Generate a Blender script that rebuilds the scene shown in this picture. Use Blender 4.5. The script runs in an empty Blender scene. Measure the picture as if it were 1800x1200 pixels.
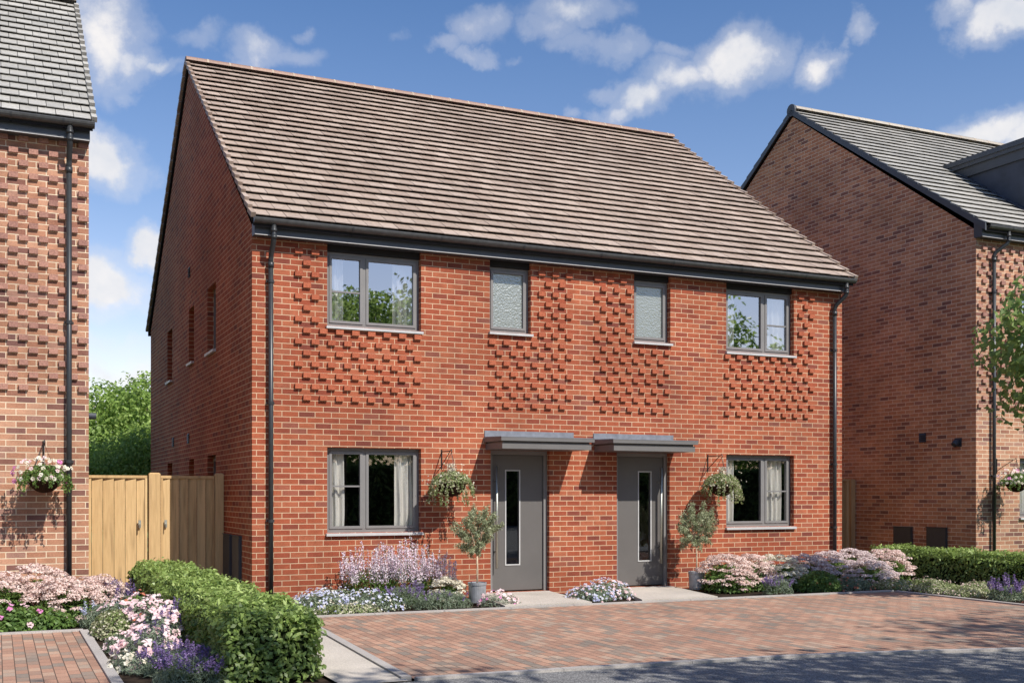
import bpy, math, random
import numpy as np
from mathutils import Vector
random.seed(7)
R = math.radians
SC = bpy.context.scene
COL = SC.collection

# ------------------------------------------------------------------ nodes
class NT:
    def __init__(s, name):
        s.m = bpy.data.materials.new(name); s.m.use_nodes = True
        s.t = s.m.node_tree; s.t.nodes.clear()
        s.out = s.n('ShaderNodeOutputMaterial')
    def n(s, kind, **kw):
        nd = s.t.nodes.new(kind)
        for k, v in kw.items():
            if k[0] == '_': setattr(nd, k[1:], v)
            else:
                sock = nd.inputs[k.replace('__', ' ')]
                s.set(sock, v)
        return nd
    def set(s, sock, v):
        if isinstance(v, bpy.types.NodeSocket): s.t.links.new(v, sock)
        elif isinstance(v, (tuple, list)) and len(v) == 3 and sock.type == 'RGBA': sock.default_value = (*v, 1)
        else: sock.default_value = v
    def math(s, op, a, b=0.0, c=0.0, clamp=False):
        nd = s.t.nodes.new('ShaderNodeMath'); nd.operation = op; nd.use_clamp = clamp
        s.set(nd.inputs[0], a); s.set(nd.inputs[1], b); s.set(nd.inputs[2], c)
        return nd.outputs[0]
    def ramp(s, fac, stops, interp='LINEAR'):
        nd = s.t.nodes.new('ShaderNodeValToRGB'); nd.color_ramp.interpolation = interp
        e = nd.color_ramp.elements
        while len(e) < len(stops): e.new(0.5)
        for i, (p, c) in enumerate(stops):
            e[i].position = p; e[i].color = (*c, 1)
        s.set(nd.inputs[0], fac)
        return nd.outputs[0]
    def mix(s, fac, a, b, mode='MIX'):
        nd = s.t.nodes.new('ShaderNodeMix'); nd.data_type = 'RGBA'; nd.blend_type = mode
        s.set(nd.inputs[0], fac); s.set(nd.inputs[6], a); s.set(nd.inputs[7], b)
        return nd.outputs[2]
    def noise(s, vec, scale, detail=3, rough=.5, out=0):
        nd = s.t.nodes.new('ShaderNodeTexNoise')
        if vec is not None: s.set(nd.inputs['Vector'], vec)
        nd.inputs['Scale'].default_value = scale; nd.inputs['Detail'].default_value = detail
        nd.inputs['Roughness'].default_value = rough
        return nd.outputs[out]
    def bump(s, h, strength=.5, dist=.01, normal=None):
        nd = s.t.nodes.new('ShaderNodeBump'); nd.inputs['Strength'].default_value = strength
        nd.inputs['Distance'].default_value = dist; s.set(nd.inputs['Height'], h)
        if normal is not None: s.set(nd.inputs['Normal'], normal)
        return nd.outputs[0]
    def bsdf(s, color, rough=.6, normal=None, **kw):
        nd = s.t.nodes.new('ShaderNodeBsdfPrincipled')
        s.set(nd.inputs['Base Color'], color); s.set(nd.inputs['Roughness'], rough)
        if normal is not None: s.set(nd.inputs['Normal'], normal)
        for k, v in kw.items(): s.set(nd.inputs[k.replace('__', ' ')], v)
        return nd.outputs[0]
    def done(s, sh):
        s.t.links.new(sh, s.out.inputs['Surface']); return s.m

def geo_pos(t): return t.n('ShaderNodeNewGeometry').outputs['Position']
def attr(t, name='rnd'):
    nd = t.n('ShaderNodeAttribute'); nd.attribute_name = name; return nd.outputs['Fac']

def brick_mat(name, stops, mortar, dirt=.25):
    t = NT(name)
    uv = t.n('ShaderNodeUVMap').outputs[0]
    wob = t.noise(uv, 9.0, 2)
    wv = t.n('ShaderNodeVectorMath', _operation='SCALE'); t.set(wv.inputs[0], t.noise(uv, 14.0, 2, .5, 1)); wv.inputs['Scale'].default_value = .0022
    av = t.n('ShaderNodeVectorMath', _operation='ADD'); t.set(av.inputs[0], uv); t.set(av.inputs[1], wv.outputs[0])
    b = t.n('ShaderNodeTexBrick', _offset=.5, _offset_frequency=2)
    t.set(b.inputs['Vector'], av.outputs[0])
    b.inputs['Color1'].default_value = (0, 0, 0, 1); b.inputs['Color2'].default_value = (1, 1, 1, 1)
    b.inputs['Mortar'].default_value = (.5, .5, .5, 1)
    b.inputs['Scale'].default_value = 1; b.inputs['Mortar Size'].default_value = .0058
    b.inputs['Mortar Smooth'].default_value = .15; b.inputs['Bias'].default_value = 0
    b.inputs['Brick Width'].default_value = .225; b.inputs['Row Height'].default_value = .075
    col = t.ramp(b.outputs['Color'], stops)
    n1 = t.noise(uv, 55, 4, .65); n2 = t.noise(uv, 7, 3)
    shade = t.math('ADD', t.math('MULTIPLY', n1, .55), t.math('MULTIPLY', n2, .35))
    col = t.mix(1.0, col, t.ramp(shade, [(.25, (.62, .60, .60)), (.5, (1, 1, 1)), (.7, (1.3, 1.25, 1.2))]), 'MULTIPLY')
    mo = t.mix(t.noise(uv, 30, 3), mortar, tuple(c * .86 for c in mortar))
    col = t.mix(b.outputs['Fac'], col, mo)
    big = t.ramp(t.noise(uv, .7, 4), [(.35, (1 - dirt,) * 3), (.65, (1.06,) * 3)])
    col = t.mix(1.0, col, big, 'MULTIPLY')
    h = t.math('ADD', t.math('MULTIPLY', b.outputs['Fac'], -1.0), t.math('MULTIPLY', n1, .35))
    return t.done(t.bsdf(col, .88, t.bump(h, .9, .006), **{'Specular__IOR__Level': .2}))

def header_mat(name, stops):
    t = NT(name)
    p = geo_pos(t)
    col = t.ramp(attr(t), stops)
    n1 = t.noise(p, 60, 4, .6)
    col = t.mix(1.0, col, t.ramp(n1, [(.3, (.68, .66, .66)), (.6, (1.15, 1.12, 1.1))]), 'MULTIPLY')
    return t.done(t.bsdf(col, .88, t.bump(n1, .6, .004), **{'Specular__IOR__Level': .2}))

def tile_mat(name, stops):
    t = NT(name)
    p = geo_pos(t)
    col = t.ramp(attr(t), stops)
    n1 = t.noise(p, 22, 5, .65); n2 = t.noise(p, .8, 3)
    col = t.mix(1.0, col, t.ramp(n1, [(.3, (.8, .8, .8)), (.65, (1.16, 1.15, 1.14))]), 'MULTIPLY')
    col = t.mix(1.0, col, t.ramp(n2, [(.35, (.93, .93, .93)), (.65, (1.05, 1.04, 1.03))]), 'MULTIPLY')
    return t.done(t.bsdf(col, .6, t.bump(n1, .35, .004), **{'Specular__IOR__Level': .5}))

def plain(name, color, rough=.5, spec=.5, var=.12, scale=8, bump=0.0, metal=0.0):
    t = NT(name); p = geo_pos(t)
    n = t.noise(p, scale, 4, .6)
    col = t.mix(1.0, color, t.ramp(n, [(.3, (1 - var,) * 3), (.7, (1 + var,) * 3)]), 'MULTIPLY')
    nrm = t.bump(n, bump, .004) if bump else None
    return t.done(t.bsdf(col, rough, nrm, Metallic=metal, **{'Specular__IOR__Level': spec}))

def leaf_mat(name, stops, trans=.35, rough=.5, spec=.35, tint=(.75, .95, .25)):
    t = NT(name)
    col = t.ramp(attr(t), stops)
    a = t.bsdf(col, rough, **{'Specular__IOR__Level': spec})
    tr = t.n('ShaderNodeBsdfTranslucent'); t.set(tr.inputs['Color'], t.mix(1.0, t.mix(.5, col, tint), (1.6, 1.6, 1.6), 'MULTIPLY') if False else t.mix(.25, col, tint))
    mx = t.n('ShaderNodeMixShader'); mx.inputs[0].default_value = trans
    t.t.links.new(a, mx.inputs[1]); t.t.links.new(tr.outputs[0], mx.inputs[2])
    return t.done(mx.outputs[0])

MAT = {}
RED = [(0, (.21, .060, .042)), (.08, (.27, .068, .040)), (.22, (.33, .080, .041)), (.6, (.372, .100, .049)), (.9, (.41, .130, .067)), (.97, (.32, .10, .062)), (1, (.235, .082, .058))]
BUFF = [(0, (.20, .10, .085)), (.10, (.25, .115, .085)), (.25, (.39, .185, .115)), (.6, (.46, .235, .145)), (.85, (.52, .285, .185)), (1, (.33, .18, .14))]
BRN = [(0, (.26, .13, .10)), (.08, (.36, .165, .11)), (.25, (.53, .235, .13)), (.6, (.61, .285, .155)), (.85, (.66, .34, .195)), (1, (.42, .20, .14))]
MAT['brick_red'] = brick_mat('red brick', RED, (.68, .46, .30))
MAT['brick_buff'] = brick_mat('buff brick', BUFF, (.80, .64, .46))
MAT['brick_brown'] = brick_mat('brown brick', BRN, (.92, .74, .56))  # brick and mortar lightened to carry missing warm fill light on the shaded gable
MAT['head_red'] = header_mat('red header', [(0, (.335, .094, .050)), (1, (.395, .118, .062))])
MAT['head_buff'] = header_mat('buff header', [(0, (.30, .16, .13)), (1, (.40, .215, .165))])
MAT['tile_brown'] = tile_mat('brown tile', [(0, (.30, .225, .178)), (.5, (.37, .287, .232)), (1, (.44, .352, .292))])
MAT['tile_grey'] = tile_mat('grey tile', [(0, (.31, .30, .275)), (.5, (.37, .355, .325)), (1, (.43, .415, .38))])
MAT['ridge_brown'] = tile_mat('ridge brown', [(0, (.24, .145, .105)), (1, (.30, .185, .135))])
MAT['ridge_grey'] = tile_mat('ridge grey', [(0, (.32, .28, .23)), (1, (.40, .36, .30))])
MAT['mortar'] = plain('mortar cap', (.42, .34, .26), .9, .2)
MAT['under'] = plain('roof underlay', (.02, .018, .018), .9, .1)
MAT['anth'] = plain('anthracite pvc', (.060, .066, .076), .42, .5, .1, 5)
MAT['gutter'] = plain('gutter pvc', (.055, .055, .055), .35, .5, .25, 14)
MAT['pipe'] = plain('pipe pvc', (.030, .032, .035), .4, .5, .15, 10)
MAT['frame'] = plain('window frame', (.195, .187, .183), .45, .5, .06, 5)
MAT['sill'] = plain('window sill', (.46, .455, .45), .45, .5, .08, 9)
MAT['trim'] = plain('pale trim', (.48, .46, .45), .5, .4)
MAT['lead'] = plain('lead', (.17, .18, .21), .55, .5, .22, 9, .2)
MAT['canopy'] = plain('canopy grp', (.135, .129, .125), .5, .5, .06, 5)
MAT['door'] = plain('door paint', (.118, .110, .105), .42, .5, .05, 3)
MAT['steel'] = plain('brushed steel', (.50, .50, .44), .48, .5, .08, 20, 0, 1.0)
MAT['iron'] = plain('black iron', (.02, .02, .02), .5, .5)
MAT['inner'] = plain('interior', (.055, .05, .045), .9, .2)  # near-black on purpose: the dimness of the rooms is put into the colour
MAT['meter'] = plain('meter box', (.040, .045, .058), .5, .4)
MAT['cheek'] = plain('dormer lead', (.052, .060, .082), .6, .4, .3, 3, .25)
MAT['soil'] = plain('soil', (.035, .024, .017), .95, .1, .4, 12, .8)
MAT['bark'] = plain('bark', (.16, .12, .085), .9, .2, .3, 14, .7)
MAT['bark_pale'] = plain('olive bark', (.50, .38, .27), .85, .2, .2, 20, .4)
MAT['pot'] = plain('zinc pot', (.30, .31, .33), .45, .5, .2, 12, .15, .3)
MAT['coir'] = plain('coir basket', (.035, .018, .012), .95, .1, .5, 60, .8)
MAT['lintel'] = plain('lintel closer', (.018, .018, .020), .7, .3)
def fabric():
    t = NT('curtain'); p = geo_pos(t)
    a = t.bsdf((.92, .88, .82), .9)
    tr = t.n('ShaderNodeBsdfTranslucent'); tr.inputs[0].default_value = (.7, .65, .55, 1)
    mx = t.n('ShaderNodeMixShader'); mx.inputs[0].default_value = .12
    t.t.links.new(a, mx.inputs[1]); t.t.links.new(tr.outputs[0], mx.inputs[2]); return t.done(mx.outputs[0])
MAT['curtain'] = fabric()
def glass(name, refl, bump=0, trans=(.85, .9, .88)):
    t = NT(name)
    g = t.n('ShaderNodeBsdfGlossy'); g.inputs['Roughness'].default_value = .012 if not bump else .30
    g.inputs['Color'].default_value = (.92, .96, 1, 1) if not bump else (.74, .75, .70, 1)
    lw = t.n('ShaderNodeLayerWeight'); lw.inputs['Blend'].default_value = .35
    fac = t.math('ADD', t.math('MULTIPLY', lw.outputs['Fresnel'], .45), refl, clamp=True)
    if bump:
        p = geo_pos(t)
        v = t.n('ShaderNodeTexVoronoi', _feature='SMOOTH_F1'); t.set(v.inputs['Vector'], p); v.inputs['Scale'].default_value = 48
        d = t.noise(p, 40, 2)
        nb = t.bump(t.math('ADD', v.outputs['Distance'], t.math('MULTIPLY', d, .8)), .38, .010)
        t.t.links.new(nb, g.inputs['Normal'])
        b = t.n('ShaderNodeBsdfPrincipled'); b.inputs['Base Color'].default_value = (.20, .215, .19, 1); b.inputs['Roughness'].default_value = .35
        t.t.links.new(nb, b.inputs['Normal']); under = b.outputs[0]
    else:
        tb = t.n('ShaderNodeBsdfTransparent'); tb.inputs[0].default_value = (*trans, 1); under = tb.outputs[0]
        n = t.noise(geo_pos(t), 1.3, 2); t.t.links.new(t.bump(n, .05, .02), g.inputs['Normal'])
    mx = t.n('ShaderNodeMixShader'); t.t.links.new(fac, mx.inputs[0]); t.t.links.new(under, mx.inputs[1]); t.t.links.new(g.outputs[0], mx.inputs[2])
    return t.done(mx.outputs[0])
MAT['glass_up'] = glass('upper glass', .38, 0, (.96, .97, .97))
MAT['glass'] = glass('clear glass', .09, 0, (.96, .97, .96))
MAT['frost'] = glass('patterned glass', .34, 1)

def wood(name, c0, c1):
    t = NT(name)
    tc = t.n('ShaderNodeTexCoord').outputs['Object']
    mp = t.n('ShaderNodeMapping'); t.set(mp.inputs[0], tc); mp.inputs['Scale'].default_value = (14, 14, 1.1)
    r = attr(t)
    av = t.n('ShaderNodeVectorMath', _operation='ADD'); t.set(av.inputs[0], mp.outputs[0])
    cb = t.n('ShaderNodeCombineXYZ'); t.set(cb.inputs[2], t.math('MULTIPLY', r, 37.0)); t.set(av.inputs[1], cb.outputs[0])
    n = t.noise(av.outputs[0], 3.0, 5, .6); k = t.noise(av.outputs[0], .9, 2, .5)
    col = t.ramp(t.math('ADD', t.math('MULTIPLY', n, .7), t.math('MULTIPLY', r, .42)), [(.3, c0), (.78, c1)])
    col = t.mix(t.ramp(k, [(.58, (0,) * 3), (.72, (.5,) * 3)]), col, tuple(c * .45 for c in c0))
    return t.done(t.bsdf(col, .7, t.bump(n, .3, .003), **{'Specular__IOR__Level': .3}))
MAT['wood'] = wood('fence timber', (.42, .27, .125), (.66, .46, .235))

def paver_mat():
    t = NT('block paving')
    p = geo_pos(t)
    sp = t.n('ShaderNodeSeparateXYZ'); t.set(sp.inputs[0], p)
    cb = t.n('ShaderNodeCombineXYZ'); t.set(cb.inputs[0], sp.outputs[1]); t.set(cb.inputs[1], sp.outputs[0])
    b = t.n('ShaderNodeTexBrick', _offset=.5, _offset_frequency=2); t.set(b.inputs['Vector'], cb.outputs[0])
    b.inputs['Color1'].default_value = (0, 0, 0, 1); b.inputs['Color2'].default_value = (1, 1, 1, 1); b.inputs['Mortar'].default_value = (.5, .5, .5, 1)
    b.inputs['Scale'].default_value = 1; b.inputs['Mortar Size'].default_value = .004; b.inputs['Mortar Smooth'].default_value = .3
    b.inputs['Bias'].default_value = 0; b.inputs['Brick Width'].default_value = .195; b.inputs['Row Height'].default_value = .097
    n0 = t.noise(cb.outputs[0], 26, 3); n1 = t.noise(p, 70, 4, .7)
    f = t.math('ADD', t.math('MULTIPLY', b.outputs['Color'], .70), t.math('MULTIPLY', n0, .30))
    col = t.ramp(f, [(.08, (.22, .19, .16)), (.24, (.28, .215, .17)), (.38, (.35, .205, .145)), (.58, (.41, .235, .165)), (.74, (.46, .285, .20)), (.86, (.37, .29, .225)), (.95, (.29, .19, .145))])
    col = t.mix(1.0, col, t.ramp(n1, [(.3, (.78,) * 3), (.65, (1.15,) * 3)]), 'MULTIPLY')
    col = t.mix(1.0, col, t.ramp(t.noise(p, .9, 4), [(.35, (.82, .84, .86)), (.65, (1.05,) * 3)]), 'MULTIPLY')
    col = t.mix(b.outputs['Fac'], col, (.10, .07, .055))
    h = t.math('ADD', t.math('MULTIPLY', b.outputs['Fac'], -1.0), t.math('MULTIPLY', n1, .3))
    return t.done(t.bsdf(col, .85, t.bump(h, .8, .005), **{'Specular__IOR__Level': .25}))
MAT['paver'] = paver_mat()
def aggregate(name, base, speck, scale, amt=.5, rough=.9, bmp=.5):
    t = NT(name); p = geo_pos(t)
    v = t.n('ShaderNodeTexVoronoi'); t.set(v.inputs['Vector'], p); v.inputs['Scale'].default_value = scale
    sp = t.n('ShaderNodeSeparateColor'); t.set(sp.inputs[0], v.outputs['Color'])
    col = t.mix(t.ramp(sp.outputs[0], [(.45, (0,) * 3), (.95, (amt,) * 3)]), base, speck)
    n = t.noise(p, 1.2, 4); col = t.mix(1.0, col, t.ramp(n, [(.3, (.84,) * 3), (.7, (1.14,) * 3)]), 'MULTIPLY')
    n3 = t.noise(p, 160, 2); col = t.mix(1.0, col, t.ramp(n3, [(.3, (.75,) * 3), (.7, (1.22,) * 3)]), 'MULTIPLY')
    return t.done(t.bsdf(col, rough, t.bump(v.outputs['Distance'], bmp, .004)))
MAT['asphalt'] = aggregate('asphalt', (.115, .114, .114), (.36, .35, .34), 110, .8)
MAT['slab'] = aggregate('concrete slab', (.50, .45, .39), (.36, .32, .28), 90, .5, .9, .15)
MAT['kerb'] = aggregate('kerb stone', (.40, .37, .345), (.28, .26, .24), 120, .5, .9, .15)
MAT['lawn'] = plain('lawn', (.055, .11, .025), .9, .2, .35, 5, .5)

G = [(0, (.035, .07, .018)), (.35, (.08, .15, .035)), (.7, (.15, .25, .06)), (1, (.27, .38, .11))]
MAT['hedge'] = leaf_mat('hedge leaf', [(0, (.08, .12, .035)), (.3, (.18, .255, .075)), (.65, (.275, .385, .10)), (1, (.50, .60, .22))], .34, .42, .45)
MAT['tree'] = leaf_mat('tree leaf', [(0, (.10, .17, .035)), (.4, (.22, .34, .075)), (1, (.44, .56, .18))], .45)
MAT['tree_dark'] = leaf_mat('far tree leaf', [(0, (.02, .045, .012)), (.5, (.055, .11, .025)), (1, (.13, .20, .05))], .3)
MAT['maple'] = leaf_mat('sapling leaf', [(0, (.08, .14, .05)), (.5, (.19, .29, .10)), (.9, (.32, .44, .15)), (1, (.55, .62, .22))], .45)
MAT['olive'] = leaf_mat('olive leaf', [(0, (.14, .17, .085)), (.5, (.30, .33, .19)), (1, (.52, .55, .37))], .25, .5, .4, (.6, .7, .35))
MAT['green'] = leaf_mat('garden leaf', G, .35)
MAT['greygreen'] = leaf_mat('grey green leaf', [(0, (.09, .13, .08)), (.5, (.19, .24, .16)), (1, (.36, .42, .31))], .3, .6, .3, (.6, .7, .45))
MAT['varieg'] = leaf_mat('variegated leaf', [(0, (.08, .13, .03)), (.45, (.22, .28, .10)), (.7, (.50, .50, .32)), (1, (.68, .60, .50))], .3, .6, .3, (.7, .7, .4))
def petal(name, a, b, c): return leaf_mat(name, [(0, a), (.5, b), (1, c)], .3, .65, .2, tuple(b))
MAT['f_pinkwhite'] = petal('pale pink blossom', (.58, .38, .34), (.80, .62, .56), (.92, .82, .76))
MAT['f_white'] = petal('cream blossom', (.50, .46, .34), (.80, .74, .60), (.90, .88, .80))
MAT['f_mauve'] = petal('mauve blossom', (.52, .40, .40), (.74, .62, .61), (.87, .79, .76))
MAT['f_lilac'] = petal('lilac spike', (.70, .52, .64), (.87, .74, .83), (.95, .89, .92))
MAT['f_purple'] = petal('purple spike', (.15, .09, .26), (.28, .19, .42), (.46, .36, .62))
MAT['f_blue'] = petal('blue white blossom', (.38, .40, .68), (.64, .66, .84), (.88, .88, .90))
MAT['f_pink'] = petal('pink blossom', (.84, .50, .54), (.91, .69, .70), (.95, .85, .84))
MAT['f_magenta'] = petal('magenta blossom', (.62, .12, .38), (.75, .28, .55), (.85, .45, .65))
MAT['f_orange'] = petal('coral blossom', (.55, .12, .08), (.68, .25, .15), (.80, .42, .30))

# ------------------------------------------------------------------ mesh builder
class MB:
    def __init__(s): s.v = []; s.f = []; s.r = []; s.m = []
    def face(s, pts, r=None, m=0):
        i = len(s.v); s.v += [tuple(p) for p in pts]; s.f.append(tuple(range(i, i + len(pts))))
        s.r.append(random.random() if r is None else r); s.m.append(m)
    def box(s, x0, x1, y0, y1, z0, z1, r=None, m=0):
        if r is None: r = random.random()
        s.hexa([(x0, y0, z0), (x1, y0, z0), (x1, y1, z0), (x0, y1, z0), (x0, y0, z1), (x1, y0, z1), (x1, y1, z1), (x0, y1, z1)], r, m)
    def hexa(s, p, r=None, m=0):
        i = len(s.v); s.v += [tuple(q) for q in p]
        for f in ((0, 3, 2, 1), (4, 5, 6, 7), (0, 1, 5, 4), (1, 2, 6, 5), (2, 3, 7, 6), (3, 0, 4, 7)):
            s.f.append(tuple(i + k for k in f)); s.r.append(random.random() if r is None else r); s.m.append(m)
    def tube(s, pts, rad, n=8, r=.5, m=0, cap=True):
        pts = [Vector(p) for p in pts]; rad = rad if isinstance(rad, (list, tuple)) else [rad] * len(pts)
        base = len(s.v)
        for i, p in enumerate(pts):
            d = (pts[min(i + 1, len(pts) - 1)] - pts[max(i - 1, 0)]).normalized()
            a = d.orthogonal().normalized() if i == 0 else (pa - d * pa.dot(d)).normalized()
            pa = a; b = d.cross(a)
            for k in range(n):
                t = 2 * math.pi * k / n
                s.v.append(tuple(p + (a * math.cos(t) + b * math.sin(t)) * rad[i]))
        for i in range(len(pts) - 1):
            for k in range(n):
                k2 = (k + 1) % n
                s.f.append((base + i * n + k, base + i * n + k2, base + (i + 1) * n + k2, base + (i + 1) * n + k)); s.r.append(r); s.m.append(m)
        if cap:
            s.f.append(tuple(base + k for k in range(n))[::-1]); s.r.append(r); s.m.append(m)
            e = base + (len(pts) - 1) * n
            s.f.append(tuple(e + k for k in range(n))); s.r.append(r); s.m.append(m)
    def lathe(s, prof, cx, cy, n=20, r=.5, m=0):
        base = len(s.v)
        for (rr, z) in prof:
            for k in range(n):
                t = 2 * math.pi * k / n; s.v.append((cx + rr * math.cos(t), cy + rr * math.sin(t), z))
        for i in range(len(prof) - 1):
            for k in range(n):
                k2 = (k + 1) % n
                s.f.append((base + i * n + k, base + i * n + k2, base + (i + 1) * n + k2, base + (i + 1) * n + k)); s.r.append(r); s.m.append(m)
    def build(s, name, mats, parent=None, smooth=False, uv_off=(0, 0)):
        return mk(name, np.array(s.v, dtype=np.float64), s.f, np.array(s.r), mats, parent, np.array(s.m), smooth, uv_off)

def world_origin(o):
    v = np.zeros(3)
    while o is not None:
        v += np.array(o.location); o = o.parent
    return v
def mk(name, V, F, rnd, mats, parent=None, mi=None, smooth=False, uv_off=(0, 0)):
    me = bpy.data.meshes.new(name)
    off = world_origin(parent) if parent is not None else np.zeros(3)
    W = V - off
    if isinstance(F, np.ndarray):
        n, k = F.shape
        me.vertices.add(len(W)); me.vertices.foreach_set('co', W.ravel())
        me.loops.add(n * k); me.loops.foreach_set('vertex_index', F.ravel())
        me.polygons.add(n); me.polygons.foreach_set('loop_start', np.arange(n) * k)
        me.update(calc_edges=True)
    else:
        me.from_pydata([tuple(p) for p in W], [], F)
        uvl = me.uv_layers.new(name='UVMap')
        data = np.zeros((len(me.loops), 2)); i = 0
        for f in F:
            P = V[list(f)]
            nrm = np.zeros(3)
            for a in range(len(f)): nrm += np.cross(P[a] - P[0], P[(a + 1) % len(f)] - P[0])
            ax = int(np.argmax(np.abs(nrm)))
            uvp = P[:, [1, 2]] if ax == 0 else (P[:, [0, 2]] if ax == 1 else P[:, [0, 1]])
            data[i:i + len(f)] = uvp + np.array(uv_off); i += len(f)
        uvl.data.foreach_set('uv', data.ravel())
    at = me.attributes.new('rnd', 'FLOAT', 'FACE'); at.data.foreach_set('value', np.asarray(rnd, dtype=np.float32))
    for m in (mats if isinstance(mats, (list, tuple)) else [mats]): me.materials.append(MAT[m] if isinstance(m, str) else m)
    if mi is not None and len(me.materials) > 1: me.polygons.foreach_set('material_index', np.asarray(mi, dtype=np.int32))
    if smooth: me.polygons.foreach_set('use_smooth', np.ones(len(me.polygons), dtype=bool))
    me.update()
    o = bpy.data.objects.new(name, me); COL.objects.link(o)
    if parent is not None: o.parent = parent
    return o
def tag(o, label=None, cat=None, group=None, kind=None):
    if label: o['label'] = label
    if cat: o['category'] = cat
    if group: o['group'] = group
    if kind: o['kind'] = kind
    return o
def empty(name, loc, label, cat, group=None):
    o = bpy.data.objects.new(name, None); COL.objects.link(o); o.location = loc; o.empty_display_size = .2
    return tag(o, label, cat, group)

# ------------------------------------------------------------------ camera, sun, sky
cd = bpy.data.cameras.new('camera'); cam = bpy.data.objects.new('camera', cd); COL.objects.link(cam)
cam.location = (-3.046, -14.456, 1.45); cam.rotation_euler = (R(90), 0, -R(24.3546))
cd.sensor_width = 36; cd.lens = 38.66; cd.shift_x = 30 / 1800; cd.shift_y = 268.3 / 1800; cd.clip_end = 3000
SC.camera = cam
sun_dir = Vector((.23, -.60, .66)).normalized()
sl = bpy.data.lights.new('sun', 'SUN'); sl.energy = 4.7; sl.angle = R(.5); sl.color = (1, .945, .86)
so = bpy.data.objects.new('sun', sl); COL.objects.link(so); so.location = sun_dir * 50
so.rotation_euler = sun_dir.to_track_quat('Z', 'Y').to_euler()

w = bpy.data.worlds.new('World'); SC.world = w; w.use_nodes = True
wt = NT.__new__(NT); wt.t = w.node_tree; wt.t.nodes.clear()
wo = wt.t.nodes.new('ShaderNodeOutputWorld'); bg = wt.t.nodes.new('ShaderNodeBackground')
sky = wt.t.nodes.new('ShaderNodeTexSky'); sky.sky_type = 'NISHITA'; sky.sun_disc = False
sky.sun_elevation = math.asin(sun_dir.z); sky.sun_rotation = math.atan2(sun_dir.x, sun_dir.y); sky.altitude = 50
sky.air_density = 1.0; sky.dust_density = .6; sky.ozone_density = 1.3
tc = wt.t.nodes.new('ShaderNodeTexCoord').outputs['Generated']
sp = wt.n('ShaderNodeSeparateXYZ'); wt.set(sp.inputs[0], tc)
nz = wt.noise(tc, 14.0, 8, .58, 1)
ns = wt.n('ShaderNodeVectorMath', _operation='SUBTRACT'); wt.set(ns.inputs[0], nz); ns.inputs[1].default_value = (.5, .5, .5)
nsp = wt.n('ShaderNodeSeparateXYZ'); wt.set(nsp.inputs[0], ns.outputs[0])
az = wt.math('ADD', wt.math('ARCTAN2', sp.outputs[0], sp.outputs[1]), wt.math('MULTIPLY', nsp.outputs[0], .085))
el = wt.math('ADD', wt.math('ARCSINE', sp.outputs[2]), wt.math('MULTIPLY', nsp.outputs[1], .07))
# the clouds of the day: azimuth, elevation, half width, half height (degrees), density
CL = [(4.97,21.28,1.62,1.82,1.15),(6.16,20.43,1.33,0.88,0.9),(7.51,20.2,0.95,0.41,0.86),(4.31,22.64,1.56,0.76,0.8),(5.1,15.89,1.52,1.12,1.2),(4.18,16.19,1.04,1.18,1),(7.11,12.21,0.91,0.76,1.2),(4.97,10.45,1.36,1.0,1.15),(4.18,9.59,1.55,0.88,0.8),(5.5,5.95,1.58,0.76,1.0),(4.71,7.16,2.09,0.65,0.5),(12.09,21.34,1.39,0.76,0.78),(13.51,21.06,1.87,0.65,0.58),(9.16,21.72,1.51,0.53,0.52),(5.9,19.03,0.87,0.41,0.56),(14.23,22.37,0.63,0.41,0.46),(8.74,19.94,0.9,0.59,0.41),(36.47,21.1,1.86,1.18,1.25),(35.19,20.81,1.13,0.88,1.0),(33.75,20.38,1.57,1.0,1.0),(32.16,19.68,1.5,0.82,1.0),(30.7,19.09,1.22,0.53,0.8),(30.4,20.27,0.84,0.53,0.66),(33.46,21.93,0.95,0.53,0.61),(37.88,21.37,0.67,0.88,0.76),(28.64,19.28,0.7,0.41,0.56),(40.78,20.36,1.14,0.88,1.2),(40.1,20.18,0.65,0.65,0.9),(41.73,20.77,0.7,0.53,0.9),(42.88,22.06,0.69,0.53,0.75),(42.27,21.45,0.41,0.41,0.56),(28.2,23.76,2.34,0.76,0.8),(27.02,23.04,1.62,0.65,0.71),(23.76,23.06,1.3,0.88,0.71),(22.28,22.17,0.97,0.47,0.56),(23.46,21.67,1.17,0.41,0.66),(30.84,22.05,1.59,0.65,0.61),(28.2,22.39,1.94,0.53,0.51),(25.39,21.41,0.65,0.29,0.41),(19.62,22.36,0.97,0.41,0.36),(48.58,21.57,1.22,0.94,1.1),(49.8,21.84,1.44,0.88,1.1),(47.34,22.23,1.1,0.59,0.76),(48.46,16.72,1.52,0.71,1.0),(49.8,16.35,1.2,0.88,1.0),(47.34,16.78,1.0,0.41,0.7),(46.07,20.26,1.52,0.41,0.12),(20,6,8,1.2,0.5),(38,6,8,1.4,0.5),(0,4,5,1.2,0.6)]
total = None
for (a, e, wa, he, d) in CL:
    dx = wt.math('DIVIDE', wt.math('SUBTRACT', az, R(a)), R(wa)); dy = wt.math('DIVIDE', wt.math('SUBTRACT', el, R(e)), R(he))
    q = wt.math('ADD', wt.math('MULTIPLY', dx, dx), wt.math('MULTIPLY', dy, dy))
    g = wt.math('MULTIPLY', wt.math('EXPONENT', wt.math('MULTIPLY', q, -.55)), d)
    total = g if total is None else wt.math('MAXIMUM', total, g)
fine = wt.noise(tc, 24.0, 8, .62)
mid = wt.noise(tc, 5.0, 6, .6)
puff = wt.noise(tc, 9.0, 9, .66)
den = wt.math('ADD', wt.math('MULTIPLY', total, wt.math('ADD', .25, wt.math('MULTIPLY', puff, 1.35))), wt.math('MULTIPLY', wt.math('SUBTRACT', fine, .52), .42))
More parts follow.
